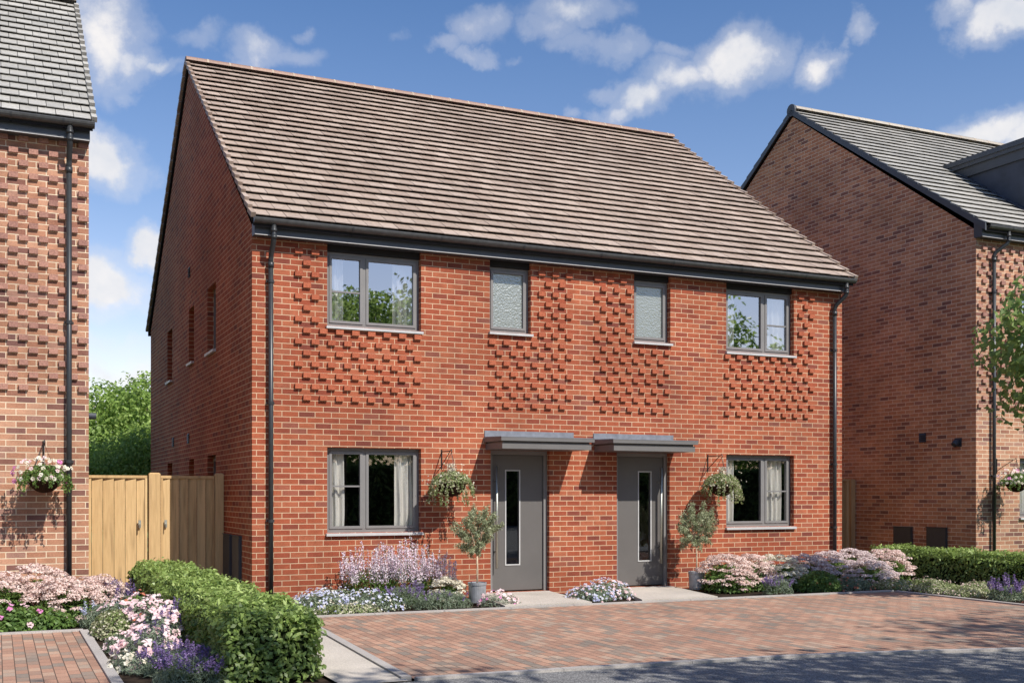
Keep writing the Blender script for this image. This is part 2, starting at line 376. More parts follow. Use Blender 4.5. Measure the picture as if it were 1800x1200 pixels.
# scattered cumulus in the rest of the sky (behind and to the sides)
back = wt.math('MULTIPLY', wt.math('SUBTRACT', mid, .54), 3.2)
side = wt.ramp(sp.outputs[1], [(.0, (1,) * 3), (.25, (0,) * 3)])
den = wt.math('MAXIMUM', den, wt.math('MULTIPLY', back, side))
cf = wt.ramp(den, [(.20, (0,) * 3), (.52, (.24,) * 3), (1.08, (.92,) * 3)], 'EASE')
shade = wt.noise(tc, 11.0, 5, .6)
cloudc = wt.mix(wt.ramp(shade, [(.35, (0,) * 3), (.65, (1,) * 3)]), (4.8, 4.95, 5.3), (6.6, 6.3, 6.05))
skyc = wt.mix(1.0, sky.outputs[0], wt.ramp(sp.outputs[2], [(0.0, (1.45, 1.16, 1.06)), (.12, (1.24, 1.04, 1.03)), (.25, (.84, .86, .97)), (.42, (.54, .70, .90)), (1, (.75, .85, 1.0))]), 'MULTIPLY')
wt.set(bg.inputs['Color'], wt.mix(cf, skyc, cloudc)); bg.inputs['Strength'].default_value = .125
wt.t.links.new(bg.outputs[0], wo.inputs[0])
SC.view_settings.view_transform = 'Standard'; SC.view_settings.look = 'None'; SC.view_settings.exposure = .33; SC.view_settings.gamma = 1
SC.cycles.use_denoising = True; SC.cycles.max_bounces = 8; SC.cycles.transparent_max_bounces = 12

# ------------------------------------------------------------------ wall helper
def grid_wall(mb, axis, c, u0, u1, v0, v1, holes, depth, m=0):
    """wall sheet on plane axis=c with rectangular openings and reveals going to c+depth"""
    us = sorted({u0, u1, *[h[0] for h in holes], *[h[1] for h in holes]}); vs = sorted({v0, v1, *[h[2] for h in holes], *[h[3] for h in holes]})
    us = [u for u in us if u0 <= u <= u1]; vs = [v for v in vs if v0 <= v <= v1]
    def P(u, v, d=0): return (u, c + d, v) if axis == 'y' else (c + d, u, v)
    for i in range(len(us) - 1):
        for j in range(len(vs) - 1):
            um = (us[i] + us[i + 1]) / 2; vm = (vs[j] + vs[j + 1]) / 2
            if any(h[0] < um < h[1] and h[2] < vm < h[3] for h in holes): continue
            q = [P(us[i], vs[j]), P(us[i + 1], vs[j]), P(us[i + 1], vs[j + 1]), P(us[i], vs[j + 1])]
            mb.face(q if axis == 'y' else q[::-1], m=m)
    for (a, b, e, f) in holes:
        mb.face([P(a, e), P(a, f), P(a, f, depth), P(a, e, depth)], m=m); mb.face([P(b, e), P(b, e, depth), P(b, f, depth), P(b, f)], m=m)
        mb.face([P(a, f), P(b, f), P(b, f, depth), P(a, f, depth)], m=m); mb.face([P(a, e), P(a, e, depth), P(b, e, depth), P(b, e)], m=m)

def headers(mb, cells, y, m=1, proj=.038, w=.1125):
    for (x, r) in cells:
        z0 = .005 + r * .075 + .003
        mb.box(x - w / 2 + .004, x + w / 2 - .004, y - proj, y + .01, z0, z0 + .067, m=m)

def tiled_slope(parent, name, mat, x0, x1, ye, ze, yr, zr, w, g, sgn=1, h=.057, verge=(True, True)):
    """rows of separate interlocking tiles from the eave (ye,ze) up to the ridge (yr,zr)"""
    L = math.hypot(yr - ye, zr - ze); ty, tz = (yr - ye) / L, (zr - ze) / L
    ny, nz = -tz * (1 if ty > 0 else -1), abs(ty)
    n = round(L / g); g = L / n
    mb = MB()
    P = lambda x, s, h: (x, ye + ty * s + ny * h, ze + tz * s + nz * h)
    for i in range(n):
        x = x0 - (w / 2 if i % 2 else 0) - random.random() * .0
        rowr = random.random() * .15
        while x < x1 - .01:
            a, b = max(x, x0), min(x + w - .007, x1)
            if b - a > .02:
                s0 = i * g + random.uniform(-.003, .003); s1 = (i + 1) * g + .04
                if i == n - 1: s1 = (i + 1) * g
                h0 = h + random.uniform(-.003, .003); h1 = .010
                r = min(1, max(0, random.random() * .75 + rowr + (.12 if random.random() < .12 else 0)))
                mb.hexa([P(a, s0, h0 - .010), P(b, s0, h0 - .010), P(b, s1, h1 - .010), P(a, s1, h1 - .010), P(a, s0, h0), P(b, s0, h0), P(b, s1, h1), P(a, s1, h1)], r)
            x += w
        for side, xx in ((0, x0), (1, x1)):
            if verge[side]:
                a, b = (xx - .030, xx + .032) if side == 0 else (xx - .032, xx + .030)
                s0 = i * g - .014; s1 = (i + 1) * g - .02
                mb.hexa([P(a, s0, .012), P(b, s0, .012), P(b, s1, -.02), P(a, s1, -.02), P(a, s0, .078), P(b, s0, .078), P(b, s1, .034), P(a, s1, .034)], random.random())
    o = mb.build(name, mat, parent)
    return o, P, n, g
def roof_deck(parent, x0, x1, pts, t=.09):
    mb = MB()
    (ya, za), (yr, zr), (yb, zb) = pts
    for (p, q) in (((ya, za), (yr, zr)), ((yr, zr), (yb, zb))):
        mb.hexa([(x0, p[0], p[1] - t), (x1, p[0], p[1] - t), (x1, q[0], q[1] - t), (x0, q[0], q[1] - t), (x0, p[0], p[1]), (x1, p[0], p[1]), (x1, q[0], q[1]), (x0, q[0], q[1])])
    return mb.build('roof_deck', 'under', parent)
def ridge(parent, mat, x0, x1, y, z, seg=.38, rad=.115):
    mb = MB(); x = x0
    n = 7
    def arc(xx, rr, zz): return [(xx, y + rr * 1.15 * math.cos(math.pi * k / (n - 1)), zz + rr * .80 * math.sin(math.pi * k / (n - 1))) for k in range(n)]
    while x < x1 - .05:
        e = min(x + seg, x1); r = random.random()
        A, B = arc(x + .012, rad, z), arc(e - .012, rad, z)
        for k in range(n - 1): mb.face([A[k], A[k + 1], B[k + 1], B[k]], r)
        mb.face(A, r); mb.face(B[::-1], r)
        if e < x1 - .05:
            A, B = arc(e - .016, rad * 1.03, z), arc(e + .016, rad * 1.03, z)
            for k in range(n - 1): mb.face([A[k], A[k + 1], B[k + 1], B[k]], r, 1)
            mb.face(A, r, 1); mb.face(B[::-1], r, 1)
        x = e
    return mb.build('ridge_tiles', [mat, 'mortar'], parent)

def eaves(parent, x0, x1, y, zb, zt, joints, gx0, gx1):
    """boxed fascia and soffit, then a half-round gutter with brackets"""
    mb = MB(); mb.box(x0, x1, y - .165, y - .001, zb, zt)
    mb.box(x0 + .004, x1 - .004, y - .169, y - .166, zb - .002, zb + .006, m=1)
    f = mb.build('fascia', ['anth', 'trim'], parent)
    g = MB(); cy, cz, r = y - .236, zt + .026, .064; n = 9
    for xa, xb in ((gx0, gx1),):
        pr = [(cy + r * math.cos(math.pi + math.pi * k / (n - 1)), cz + r * math.sin(math.pi + math.pi * k / (n - 1)) * .95) for k in range(n)]
        pr = [(pr[0][0], cz + .012)] + pr + [(pr[-1][0], cz + .012)]
        for k in range(len(pr) - 1): g.face([(xa, *pr[k]), (xa, *pr[k + 1]), (xb, *pr[k + 1]), (xb, *pr[k])], .5)
        pi = [(cy + (p[0] - cy) * .93, cz + (p[1] - cz) * .93 + .002) for p in pr]
        for k in range(len(pr) - 1): g.face([(xa, *pi[k]), (xb, *pi[k]), (xb, *pi[k + 1]), (xa, *pi[k + 1])], .5)
        for xx in (xa, xb): g.face([(xx, *p) for p in pr], .5)
    gg = g.build('gutter', 'gutter', parent)
    b = MB()
    for xj in joints:
        for k in range(n - 1):
            a0 = math.pi + math.pi * k / (n - 1); a1 = math.pi + math.pi * (k + 1) / (n - 1); rr = r * 1.09
            q = [(xj - .012, cy + rr * math.cos(a0), cz + rr * math.sin(a0)), (xj + .012, cy + rr * math.cos(a0), cz + rr * math.sin(a0)), (xj + .012, cy + rr * math.cos(a1), cz + rr * math.sin(a1)), (xj - .012, cy + rr * math.cos(a1), cz + rr * math.sin(a1))]
            b.face(q, .5)
        b.box(xj - .012, xj + .012, y - .176, y - .1655, cz - .085, cz + .01)
        b.build('gutter_bracket', 'pipe', gg); b = MB()
    return f

def downpipe(parent, x, y, zt, swan=0.0, clips=()):
    mb = MB(); r = .034; yf = y - .232; yw = y - .062
    z0 = zt - .02
    mb.tube([(x + swan, yf, z0), (x + swan, yf, z0 - .17), (x + swan * .9, yf + .015, z0 - .22), (x + swan * .12, yw - .02, z0 - .36), (x, yw, z0 - .42), (x, yw, z0 - .50)], r, 14)
    mb.tube([(x, yw, z0 - .45), (x, yw, .02)], r * .96, 14)
    mb.tube([(x + swan, yf, z0 - .06), (x + swan, yf, z0 - .10)], r * 1.22, 14)
    mb.tube([(x + swan, yf, z0 - .15), (x + swan, yf, z0 - .185)], r * 1.2, 14)
    mb.tube([(x, yw, z0 - .46), (x, yw, z0 - .53)], r * 1.2, 14)
    o = mb.build('downpipe', 'pipe', parent, smooth=True)
    c = MB()
    for z in clips:
        c.tube([(x, yw, z - .02), (x, yw, z + .02)], r * 1.18, 14); c.box(x - .055, x + .055, y - .03, y - .004, z - .012, z + .012)
        c.build('pipe_clip', 'pipe', o); c = MB()

def curtain(parent, u0, u1, z0, z1, c, axis='y', gather=False):
    n = 48; V = []; F = []
    for i in range(n + 1):
        t = i / n; u = u0 + (u1 - u0) * t
        ph = t * (u1 - u0) / .052 * math.pi
        for j, z in enumerate(np.linspace(z0, z1, 6)):
            d = .026 * math.sin(ph + .25 * math.sin(j)) + .007 * math.sin(ph * 2.3 + j)
            uu = u + .012 * math.sin(j * .9) * (1 - j / 5)
            V.append((uu, c + d, z) if axis == 'y' else (c + d, uu, z))
    for i in range(n):
        for j in range(5): a = i * 6 + j; F.append((a, a + 6, a + 7, a + 1))
    return mk('curtain', np.array(V), F, np.random.rand(len(F)), 'curtain', parent, smooth=True)

def window(parent, axis, c, u0, u1, z0, z1, mull=(), bars=(), gl='glass', curtains=(), sill=True, label=None, sill_out=.05, depth=.09, sillm='sill'):
    """c = wall plane; the frame sits 'depth' behind it. bars: (pane index, z) glazing bars"""
    def bx(mb, a, b, d0, d1, e, f, m=0):
        if axis == 'y': mb.box(a, b, c + d0, c + d1, e, f, m=m)
        else: mb.box(c + d0, c + d1, a, b, e, f, m=m)
    fr = MB(); D = depth; t = .045
    a0, a1 = u0 + .004, u1 - .004; b0 = z0 + .002; b1 = z1 - .003
    bx(fr, a0, a0 + t, D, D + .06, b0, b1); bx(fr, a1 - t, a1, D, D + .06, b0, b1)
    bx(fr, a0 + t, a1 - t, D, D + .06, b1 - t, b1); bx(fr, a0 + t, a1 - t, D, D + .06, b0, b0 + t)
    xs = [a0 + t] + [v for mm in mull for v in (mm - .022, mm + .022)] + [a1 - t]
    for mm in mull: bx(fr, mm - .022, mm + .022, D - .002, D + .058, b0 + t, b1 - t)
    w = fr.build('window', 'frame', parent)
    if label: w['label'] = label
    sh = MB(); pn = MB(); s = .036
    for i in range(0, len(xs), 2):
        p, q = xs[i] + .003, xs[i + 1] - .003; e, f = b0 + t + .003, b1 - t - .003
        bx(sh, p, p + s, D - .012, D + .045, e, f); bx(sh, q - s, q, D - .012, D + .045, e, f)
        bx(sh, p + s, q - s, D - .012, D + .045, f - s, f); bx(sh, p + s, q - s, D - .012, D + .045, e, e + s)
        # thin bead inside the sash
        for k, zb in bars:
            if k == i // 2: bx(sh, p + s, q - s, D - .004, D + .03, zb - .011, zb + .011)
        g = D + .018
        if axis == 'y': pn.face([(p + s, c + g, e + s), (q - s, c + g, e + s), (q - s, c + g, f - s), (p + s, c + g, f - s)])
        else: pn.face([(c + g, p + s, e + s), (c + g, p + s, f - s), (c + g, q - s, f - s), (c + g, q - s, e + s)])
    sh.build('sash', 'frame', w); pn.build('pane', gl, w)
    if sill:
        sb = MB(); 
        if axis == 'y':
            sb.hexa([(u0 - .02, c - sill_out, z0 - .045), (u1 + .02, c - sill_out, z0 - .045), (u1 + .02, c + D, z0 - .045), (u0 - .02, c + D, z0 - .045),
                     (u0 - .02, c - sill_out, z0 - .012), (u1 + .02, c - sill_out, z0 - .012), (u1 + .02, c + D, z0 + .001), (u0 - .02, c + D, z0 + .001)])
        else:
            sb.box(c - sill_out, c + D, u0 - .01, u1 + .01, z0 - .04, z0 + .001)
        sb.build('sill', sillm, w)
    for (ca, cb) in curtains: curtain(w, ca, cb, z0 + .02, z1 - .03, c + D + .10, axis)
    return w

def vent(parent, axis, c, u, z, kind='louvre'):
    mb = MB(); s = .075
    if kind == 'louvre':
        for k in range(4):
            zz = z + s - k * .042
            if axis == 'x': mb.hexa([(c - .028, u - s, zz - .034), (c - .028, u + s, zz - .034), (c, u + s, zz - .034), (c, u - s, zz - .034), (c - .008, u - s, zz), (c - .008, u + s, zz), (c, u + s, zz), (c, u - s, zz)])
        mb.box(c - .006, c - .001, u - s - .008, u + s + .008, z - s - .02, z + s + .008)
    else:
        mb.box(c - .012, c - .001, u - .08, u + .08, z - .08, z + .08)
        mb.tube([(c - .01, u, z), (c - .07, u, z - .01), (c - .11, u, z - .05)], [.055, .06, .055], 14)
    return mb.build('wall_vent', 'meter', parent)

def meter_box(parent, c, y0, y1, z0, z1):
    mb = MB(); mb.box(c - .035, c - .001, y0, y1, z0, z1)
    mb.box(c - .042, c - .0355, y0 + .02, y1 - .02, z0 + .02, z1 - .02); mb.box(c - .05, c - .001, y0 - .008, y1 + .008, z1 + .0005, z1 + .012)
    return mb.build('meter_box', 'meter', parent)

def interior(parent, x0, x1, y0, y1, z0, z1, floors):
    mb = MB()
    for a, b in zip(floors[:-1], floors[1:]):
        mb.face([(x0, y1, a), (x1, y1, a), (x1, y1, b), (x0, y1, b)]); mb.face([(x0, y0, a), (x0, y1, a), (x0, y1, b), (x0, y0, b)])
        mb.face([(x1, y0, a), (x1, y0, b), (x1, y1, b), (x1, y1, a)])
        mb.face([(x0, y0, a), (x1, y0, a), (x1, y1, a), (x0, y1, a)]); mb.face([(x0, y0, b - .2), (x0, y1, b - .2), (x1, y1, b - .2), (x1, y0, b - .2)])
    return mb.build('interior_lining', 'inner', parent)

# ================================================================== MAIN HOUSE
W = 9.91; DP = 10.44
house = empty('semi_detached_house', (W / 2, DP / 2, 0), 'red brick semi-detached pair with brown tiled roof and two grey front doors, middle', 'house')
holes = [(1.0125, 2.3625, .93, 2.085), (W - 2.3625, W - 1.0125, .93, 2.085), (3.43, 4.38, .03, 2.088), (W - 4.38, W - 3.43, .03, 2.088),
         (1.0125, 2.3625, 3.73, 4.84), (W - 2.3625, W - 1.0125, 3.73, 4.84), (3.417, 4.075, 3.795, 4.84), (W - 4.075, W - 3.417, 3.795, 4.84)]
mb = MB(); grid_wall(mb, 'y', 0, 0, W, -.3, 4.9, holes, .155)
def seq(a, p, n): return [a + p * k for k in range(n)]
cells = []
for r in range(36, 64, 2):
    B = r % 4 == 0; low = r <= 48
    xs = seq(.73 if B else .618, .225, 8); cells += [(x, r) for x in xs if low or x < 1.0 - .05]
    xs = seq(3.446 if B else 3.56, .228, 6); cells += [(x, r) for x in xs if low or x > 4.13]
    xs = seq(5.296 if B else 5.182, .2255, 6); cells += [(x, r) for x in xs if low or x < 5.79]
    xs = seq(7.557 if B else 7.67, .2262, 8); cells += [(x, r) for x in xs if low or x > 8.95]
headers(mb, cells, 0)
mb.build('front_wall', ['brick_red', 'head_red'], house, uv_off=(.0525, -.005))
sh = [(2.62, 3.36, 3.66, 4.70), (4.66, 5.22, 3.70, 4.66), (7.2, 7.86, 3.62, 4.62), (2.62, 3.36, .9, 2.06), (4.68, 5.2, .9, 2.055), (7.2, 7.86, .9, 2.05)]
mb = MB(); grid_wall(mb, 'x', 0, 0, DP, -.3, 4.97, sh, .155)
mb.face([(0, DP, 4.97), (0, 0, 4.97), (0, 5.22, 8.80)])
mb.build('side_wall', 'brick_red', house, uv_off=(.02, -.005))
mb = MB(); mb.face([(W, 0, -.3), (W, DP, -.3), (W, DP, 4.97), (W, 5.22, 8.80), (W, 0, 4.97)])
mb.build('side_wall', 'brick_red', house, uv_off=(0, -.005))
mb = MB(); mb.face([(0, DP, -.3), (0, DP, 4.97), (W, DP, 4.97), (W, DP, -.3)])
mb.build('rear_wall', 'brick_red', house, uv_off=(0, -.005))
roof, PP, n, g = tiled_slope(house, 'front_roof_slope', 'tile_brown', -.045, W + .045, -.255, 5.015, 5.22, 8.965, .22, .26)
tiled_slope(house, 'rear_roof_slope', 'tile_brown', -.045, W + .045, DP + .255, 5.015, 5.22, 8.965, .44, .26)
roof_deck(house, -.03, W + .03, [(-.235, 5.005), (5.22, 8.955), (DP + .235, 5.005)])
ridge(house, 'ridge_brown', -.07, W + .07, 5.22, 8.975)
eaves(house, -.002, W + .002, 0, 4.825, 4.985, [.02 + k * 1.27 for k in range(1, 8)], -.03, W + .06)
downpipe(house, .235, 0, 4.98, 0, (4.25, 2.65, 1.10)); downpipe(house, 9.70, 0, 4.98, .10, (3.85, 1.95, .9))
G1 = window(house, 'y', 0, 1.0125, 2.3625, .93, 2.085, (1.56,), ((0, 1.56),), 'glass', ((1.10, 1.30), (2.03, 2.29)))
G2 = window(house, 'y', 0, W - 2.3625, W - 1.0125, .93, 2.085, (W - 1.56,), ((1, 1.50),), 'glass', ((W - 2.29, W - 2.10), (W - 1.42, W - 1.14)))
U1 = window(house, 'y', 0, 1.0125, 2.3625, 3.73, 4.745, (1.56,), ((0, 4.21),), 'glass_up', ((1.09, 1.28), (2.00, 2.29)))
U4 = window(house, 'y', 0, W - 2.3625, W - 1.0125, 3.73, 4.745, (W - 1.56,), ((1, 4.21),), 'glass_up', ((W - 2.29, W - 2.06), (W - 1.40, W - 1.10)))
U2 = window(house, 'y', 0, 3.417, 4.075, 3.795, 4.745, (), (), 'frost'); U3 = window(house, 'y', 0, W - 4.075, W - 3.417, 3.795, 4.745, (), (), 'frost')
for wi, a, b in ((U1, 1.0125, 2.3625), (U2, 3.417, 4.075), (U3, W - 4.075, W - 3.417), (U4, W - 2.3625, W - 1.0125)):
    mb = MB(); mb.box(a + .003, b - .003, .05, .15, 4.7445, 4.836); mb.build('lintel', 'lintel', wi)
for (a, b, c_, d_) in sh: window(house, 'x', 0, a, b, c_ + .01, d_, (), (), 'glass', (), c_ > 3, None, .05, .10, 'trim')
interior(house, .17, W - .17, .17, 4.5, 0, 4.8, [0.0, 2.55, 5.0])
for (z, y) in ((5.31, 5.15), (2.445, 7.05), (2.43, 5.25)): vent(house, 'x', 0, y, z)
for (a, b) in ((.66, 1.16), (1.33, 1.83)): meter_box(house, 0, a, b, .25, .87)

def front_door(x0, x1, hx, glx):
    D = .10
    fr = MB(); t = .06
    fr.box(x0 + .003, x0 + t, D - .03, D + .06, .03, 2.085); fr.box(x1 - t, x1 - .003, D - .03, D + .06, .03, 2.085); fr.box(x0 + t, x1 - t, D - .03, D + .06, 2.085 - t, 2.085)
    f = fr.build('door_frame', 'frame', house)
    d = MB(); g0, g1 = glx; gz0, gz1 = .43, 1.79; a, b = x0 + t + .004, x1 - t - .004; z0, z1 = .05, 2.02
    for q in ((a, g0, z0, z1), (g1, b, z0, z1), (g0, g1, z0, gz0), (g0, g1, gz1, z1)): d.box(q[0], q[1], D, D + .045, q[2], q[3])
    dd = d.build('front_door', 'door', house)
    tr = MB(); tt = .018
    for q in ((g0 - tt, g0, gz0 - tt, gz1 + tt), (g1, g1 + tt, gz0 - tt, gz1 + tt), (g0, g1, gz0 - tt, gz0), (g0, g1, gz1, gz1 + tt)): tr.box(q[0], q[1], D - .008, D - .0005, q[2], q[3])
    tr.build('glazing_bead', 'sill', dd)
    p = MB(); p.face([(g0, D + .02, gz0), (g1, D + .02, gz0), (g1, D + .02, gz1), (g0, D + .02, gz1)]); p.build('pane', 'glass', dd)
    h = MB(); h.tube([(hx, D - .085, .38), (hx, D - .085, 1.86)], .020, 12)
    for z in (.62, 1.64): h.tube([(hx, D - .075, z), (hx, D, z)], .010, 8)
    h.build('handle', 'steel', dd, smooth=True)
    s = MB(); s.box(x0 + .003, x1 - .003, -.03, D + .06, .005, .029); s.build('threshold', 'trim', dd)
front_door(3.43, 4.38, 3.535, (3.72, 3.93)); front_door(W - 4.38, W - 3.43, W - 3.575, (W - 3.93, W - 3.72))
def canopy(x0, x1, fl0, fl1):
    c = MB(); c.box(x0 + .03, x1 - .035, -.575, -.001, 2.088, 2.172); c.box(x0 + .05, x1 - .055, -.555, -.001, 2.1725, 2.196); c.box(x0, x1, -.61, -.001, 2.1965, 2.248)
    o = c.build('door_canopy', 'canopy', house)
    l = MB(); l.box(fl0, fl1, -.014, -.001, 2.2485, 2.365)
    l.hexa([(x0 - .003, -.613, 2.2485), (x1 + .003, -.613, 2.2485), (x1 + .003, -.0145, 2.2485), (x0 - .003, -.0145, 2.2485), (x0 - .003, -.613, 2.256), (x1 + .003, -.613, 2.256), (x1 + .003, -.0145, 2.275), (x0 - .003, -.0145, 2.275)])
    l.build('lead_flashing', 'lead', o)
canopy(3.32, 4.80, 3.33, 4.78); canopy(W - 4.80, W - 3.32, W - 4.79, W - 3.37)
def bracket(parent, x, y=0.0, z=2.05, L=.37):
    mb = MB(); mb.tube([(x, y - .008, z + .03), (x, y - .008, z - .24)], .009, 6)
    mb.tube([(x, y - .008, z), (x, y - L + .03, z), (x, y - L, z + .02), (x, y - L - .02, z - .01), (x, y - L, z - .035)], .007, 6)
    mb.tube([(x, y - .01, z - .2), (x, y - .12, z - .13), (x, y - L + .06, z - .01)], .006, 6)
    return mb.build('basket_bracket', 'iron', parent)
bracket(house, 2.67); bracket(house, 7.19)

# ================================================================== LEFT HOUSE
XL = -2.014
lh = empty('brick_house', (-5.5, 3.2, 0), 'buff brick house with pale grey tiled roof, cut off by the left photo edge', 'house')
mb = MB(); grid_wall(mb, 'y', 0, -9, XL, -.3, 5.85, [], .15)
cells = []
for r in range(36, 77, 2):
    xs = [-2.082 - .2245 * k for k in range(14)] if r % 4 == 0 else [-2.195 - .2245 * k for k in range(14)]
    cells += [(x, r) for x in xs]
headers(mb, cells, 0, w=.112); mb.build('front_wall', ['brick_buff', 'head_buff'], lh, uv_off=(.025, -.005))
mb = MB(); yr = 3.20; zr = 8.80
mb.face([(XL, 0, -.3), (XL, 6.4, -.3), (XL, 6.4, 5.85), (XL, yr, zr - .18), (XL, 0, 5.85)]); mb.build('side_wall', 'brick_buff', lh, uv_off=(0, -.005))
mb = MB(); mb.face([(-9, 0, -.3), (-9, 0, 5.85), (-9, yr, zr - .18), (-9, 6.4, 5.85), (-9, 6.4, -.3)]); mb.build('side_wall', 'brick_buff', lh)
mb = MB(); mb.face([(-9, 6.4, -.3), (-9, 6.4, 5.85), (XL, 6.4, 5.85), (XL, 6.4, -.3)]); mb.build('rear_wall', 'brick_buff', lh)
tiled_slope(lh, 'front_roof_slope', 'tile_grey', -9, XL + .045, -.255, 5.965, yr, zr, .20, .22, h=.046)
tiled_slope(lh, 'rear_roof_slope', 'tile_grey', -9, XL + .045, 6.655, 5.965, yr, zr, .49, .26)
roof_deck(lh, -9, XL + .03, [(-.235, 5.955), (yr, zr - .01), (6.635, 5.955)])
ridge(lh, 'ridge_grey', -9.02, XL + .06, yr, zr + .01)
eaves(lh, -9, XL + .002, 0, 5.765, 5.93, [-2.9, -2.32, -3.9], -9, XL + .05)
downpipe(lh, -2.245, 0, 5.925, 0, (3.55, 1.85))
bracket(lh, -2.535, 0, 2.07)
mb = MB(); mb.tube([(XL, .05, 2.42), (XL + .09, .05, 2.42)], .04, 12); mb.build('wall_vent', 'meter', lh)

# ================================================================== RIGHT HOUSE
XR = 13.0
rh = empty('brick_house', (18, 5, 0), 'tall brown brick house with grey roof and dark dormer, cut off by the right edge', 'house')
rholes = [(14.10, 15.3, 1.03, 2.11), (14.12, 15.3, 3.84, 5.2)]
mb = MB(); grid_wall(mb, 'y', 0, XR, 23, -.3, 6.15, rholes, .12)
cells = []
for r in range(40, 80, 2):
    xs = [13.08 + .2325 * k for k in range(40)] if r % 4 == 0 else [13.19 + .2325 * k for k in range(40)]
    cells += [(x, r) for x in xs if not (3.72 < r * .075 + .04 < 5.25 and 14.03 < x < 15.38)]
headers(mb, cells, 0); mb.build('front_wall', ['brick_buff', 'head_buff'], rh, uv_off=(0, -.005))
yr = 5.0; zr = 9.93
mb = MB(); mb.face([(XR, 10, -.3), (XR, 0, -.3), (XR, 0, 6.2), (XR, yr, zr - .14), (XR, 10, 6.2)]); mb.build('side_wall', 'brick_brown', rh, uv_off=(0, -.005))
mb = MB(); mb.face([(23, 0, -.3), (23, 10, -.3), (23, 10, 6.2), (23, yr, zr - .14), (23, 0, 6.2)]); mb.build('side_wall', 'brick_brown', rh)
mb = MB(); mb.face([(XR, 10, -.3), (XR, 10, 6.2), (23, 10, 6.2), (23, 10, -.3)]); mb.build('rear_wall', 'brick_brown', rh)
tiled_slope(rh, 'front_roof_slope', 'tile_grey', XR - .03, 23, -.255, 6.235, yr, zr, .30, .27, h=.050, verge=(False, False))
tiled_slope(rh, 'rear_roof_slope', 'tile_grey', XR - .03, 23, 10.255, 6.235, yr, zr, .60, .27, verge=(False, False))
roof_deck(rh, XR - .01, 23, [(-.235, 6.225), (yr, zr - .01), (10.235, 6.225)])
mb = MB(); L = math.hypot(yr + .255, zr - 6.235); nseg = 20
for sgn, ye in ((1, -.255), (-1, 10.255)):
    for k in range(nseg):
        s0, s1 = k / nseg, (k + 1) / nseg
        ya, yb = ye + (yr - ye) * s0, ye + (yr - ye) * s1; za, zb = 6.235 + (zr - 6.235) * s0, 6.235 + (zr - 6.235) * s1
        mb.hexa([(XR - .06, ya, za - .095), (XR - .03, ya, za - .095), (XR - .03, yb, zb - .095), (XR - .06, yb, zb - .095), (XR - .06, ya, za + .045), (XR - .0305, ya, za + .045), (XR - .0305, yb, zb + .018), (XR - .06, yb, zb + .018)])
mb.build('verge_trim', 'anth', rh)
ridge(rh, 'ridge_grey', XR - .02, 23, yr, zr + .01, .45, .125)
mb = MB(); mb.tube([(XR - .06, yr, zr + .0), (XR - .02, yr, zr + .0)], .135, 16); mb.build('ridge_end_cap', 'anth', rh)
eaves(rh, XR - .03, 23, 0, 6.05, 6.21, [13.6, 14.9, 16.2], XR + .03, 23)
mb = MB(); mb.hexa([(XR - .032, -.16, 6.06), (XR - .003, -.16, 6.06), (XR - .003, .02, 6.06), (XR - .032, .02, 6.06), (XR - .032, -.16, 6.26), (XR - .003, -.16, 6.26), (XR - .003, .02, 6.38), (XR - .032, .02, 6.38)]); mb.build('box_end', 'anth', rh)
downpipe(rh, 13.38, 0, 6.2, .17, (5.1, 1.78))
window(rh, 'y', 0, 14.10, 15.3, 1.03, 2.11, (14.7,), (), 'glass', ((14.2, 14.45),)); window(rh, 'y', 0, 14.12, 15.3, 3.84, 5.2, (14.7,), ((0, 4.5),), 'glass_up', ((14.2, 14.45),))
interior(rh, 13.5, 17, .17, 4, 0, 6, [0, 2.6, 5.6])
vent(rh, 'x', XR, 1.255, 2.53); vent(rh, 'x', XR, .40, 2.40, 'cowl')
meter_box(rh, XR, .65, 1.13, .20, .825); meter_box(rh, XR, 1.50, 1.97, .20, .815)
bracket(rh, 13.51, 0, 2.07, .42)
# dormer
xd = 15.05
def ry(z): return -.255 + (z - 6.235) * (yr + .255) / (zr - 6.235)
mb = MB(); mb.face([(xd, .35, 6.5), (xd, ry(7.95), 7.98), (xd, .35, 7.98)]); mb.face([(xd, .35, 6.4), (18.5, .35, 6.4), (18.5, .35, 7.98), (xd, .35, 7.98)])
mb.face([(18.5, .35, 6.4), (18.5, ry(7.98), 7.98), (18.5, .35, 7.98)]); dm = mb.build('dormer', 'cheek', rh)
mb = MB(); mb.box(xd - .05, 18.55, .30, ry(8.28), 7.93, 8.12); mb.box(xd - .10, 18.6, .25, ry(8.28) + .02, 8.1205, 8.20); mb.box(xd - .13, 18.63, .22, ry(8.28) + .05, 8.2005, 8.30); mb.build('dormer_roof', 'anth', dm)
mb = MB()
for k in range(7):
    z = 6.62 + k * .185; y = ry(z)
    mb.hexa([(xd - .10, y - .02, z + .055), (xd, y - .02, z + .055), (xd, y + .30, z + .255), (xd - .10, y + .30, z + .255), (xd - .10, y - .02, z + .075), (xd, y - .02, z + .075), (xd, y + .30, z + .275), (xd - .10, y + .30, z + .275)])
mb.build('lead_soaker', 'cheek', dm)

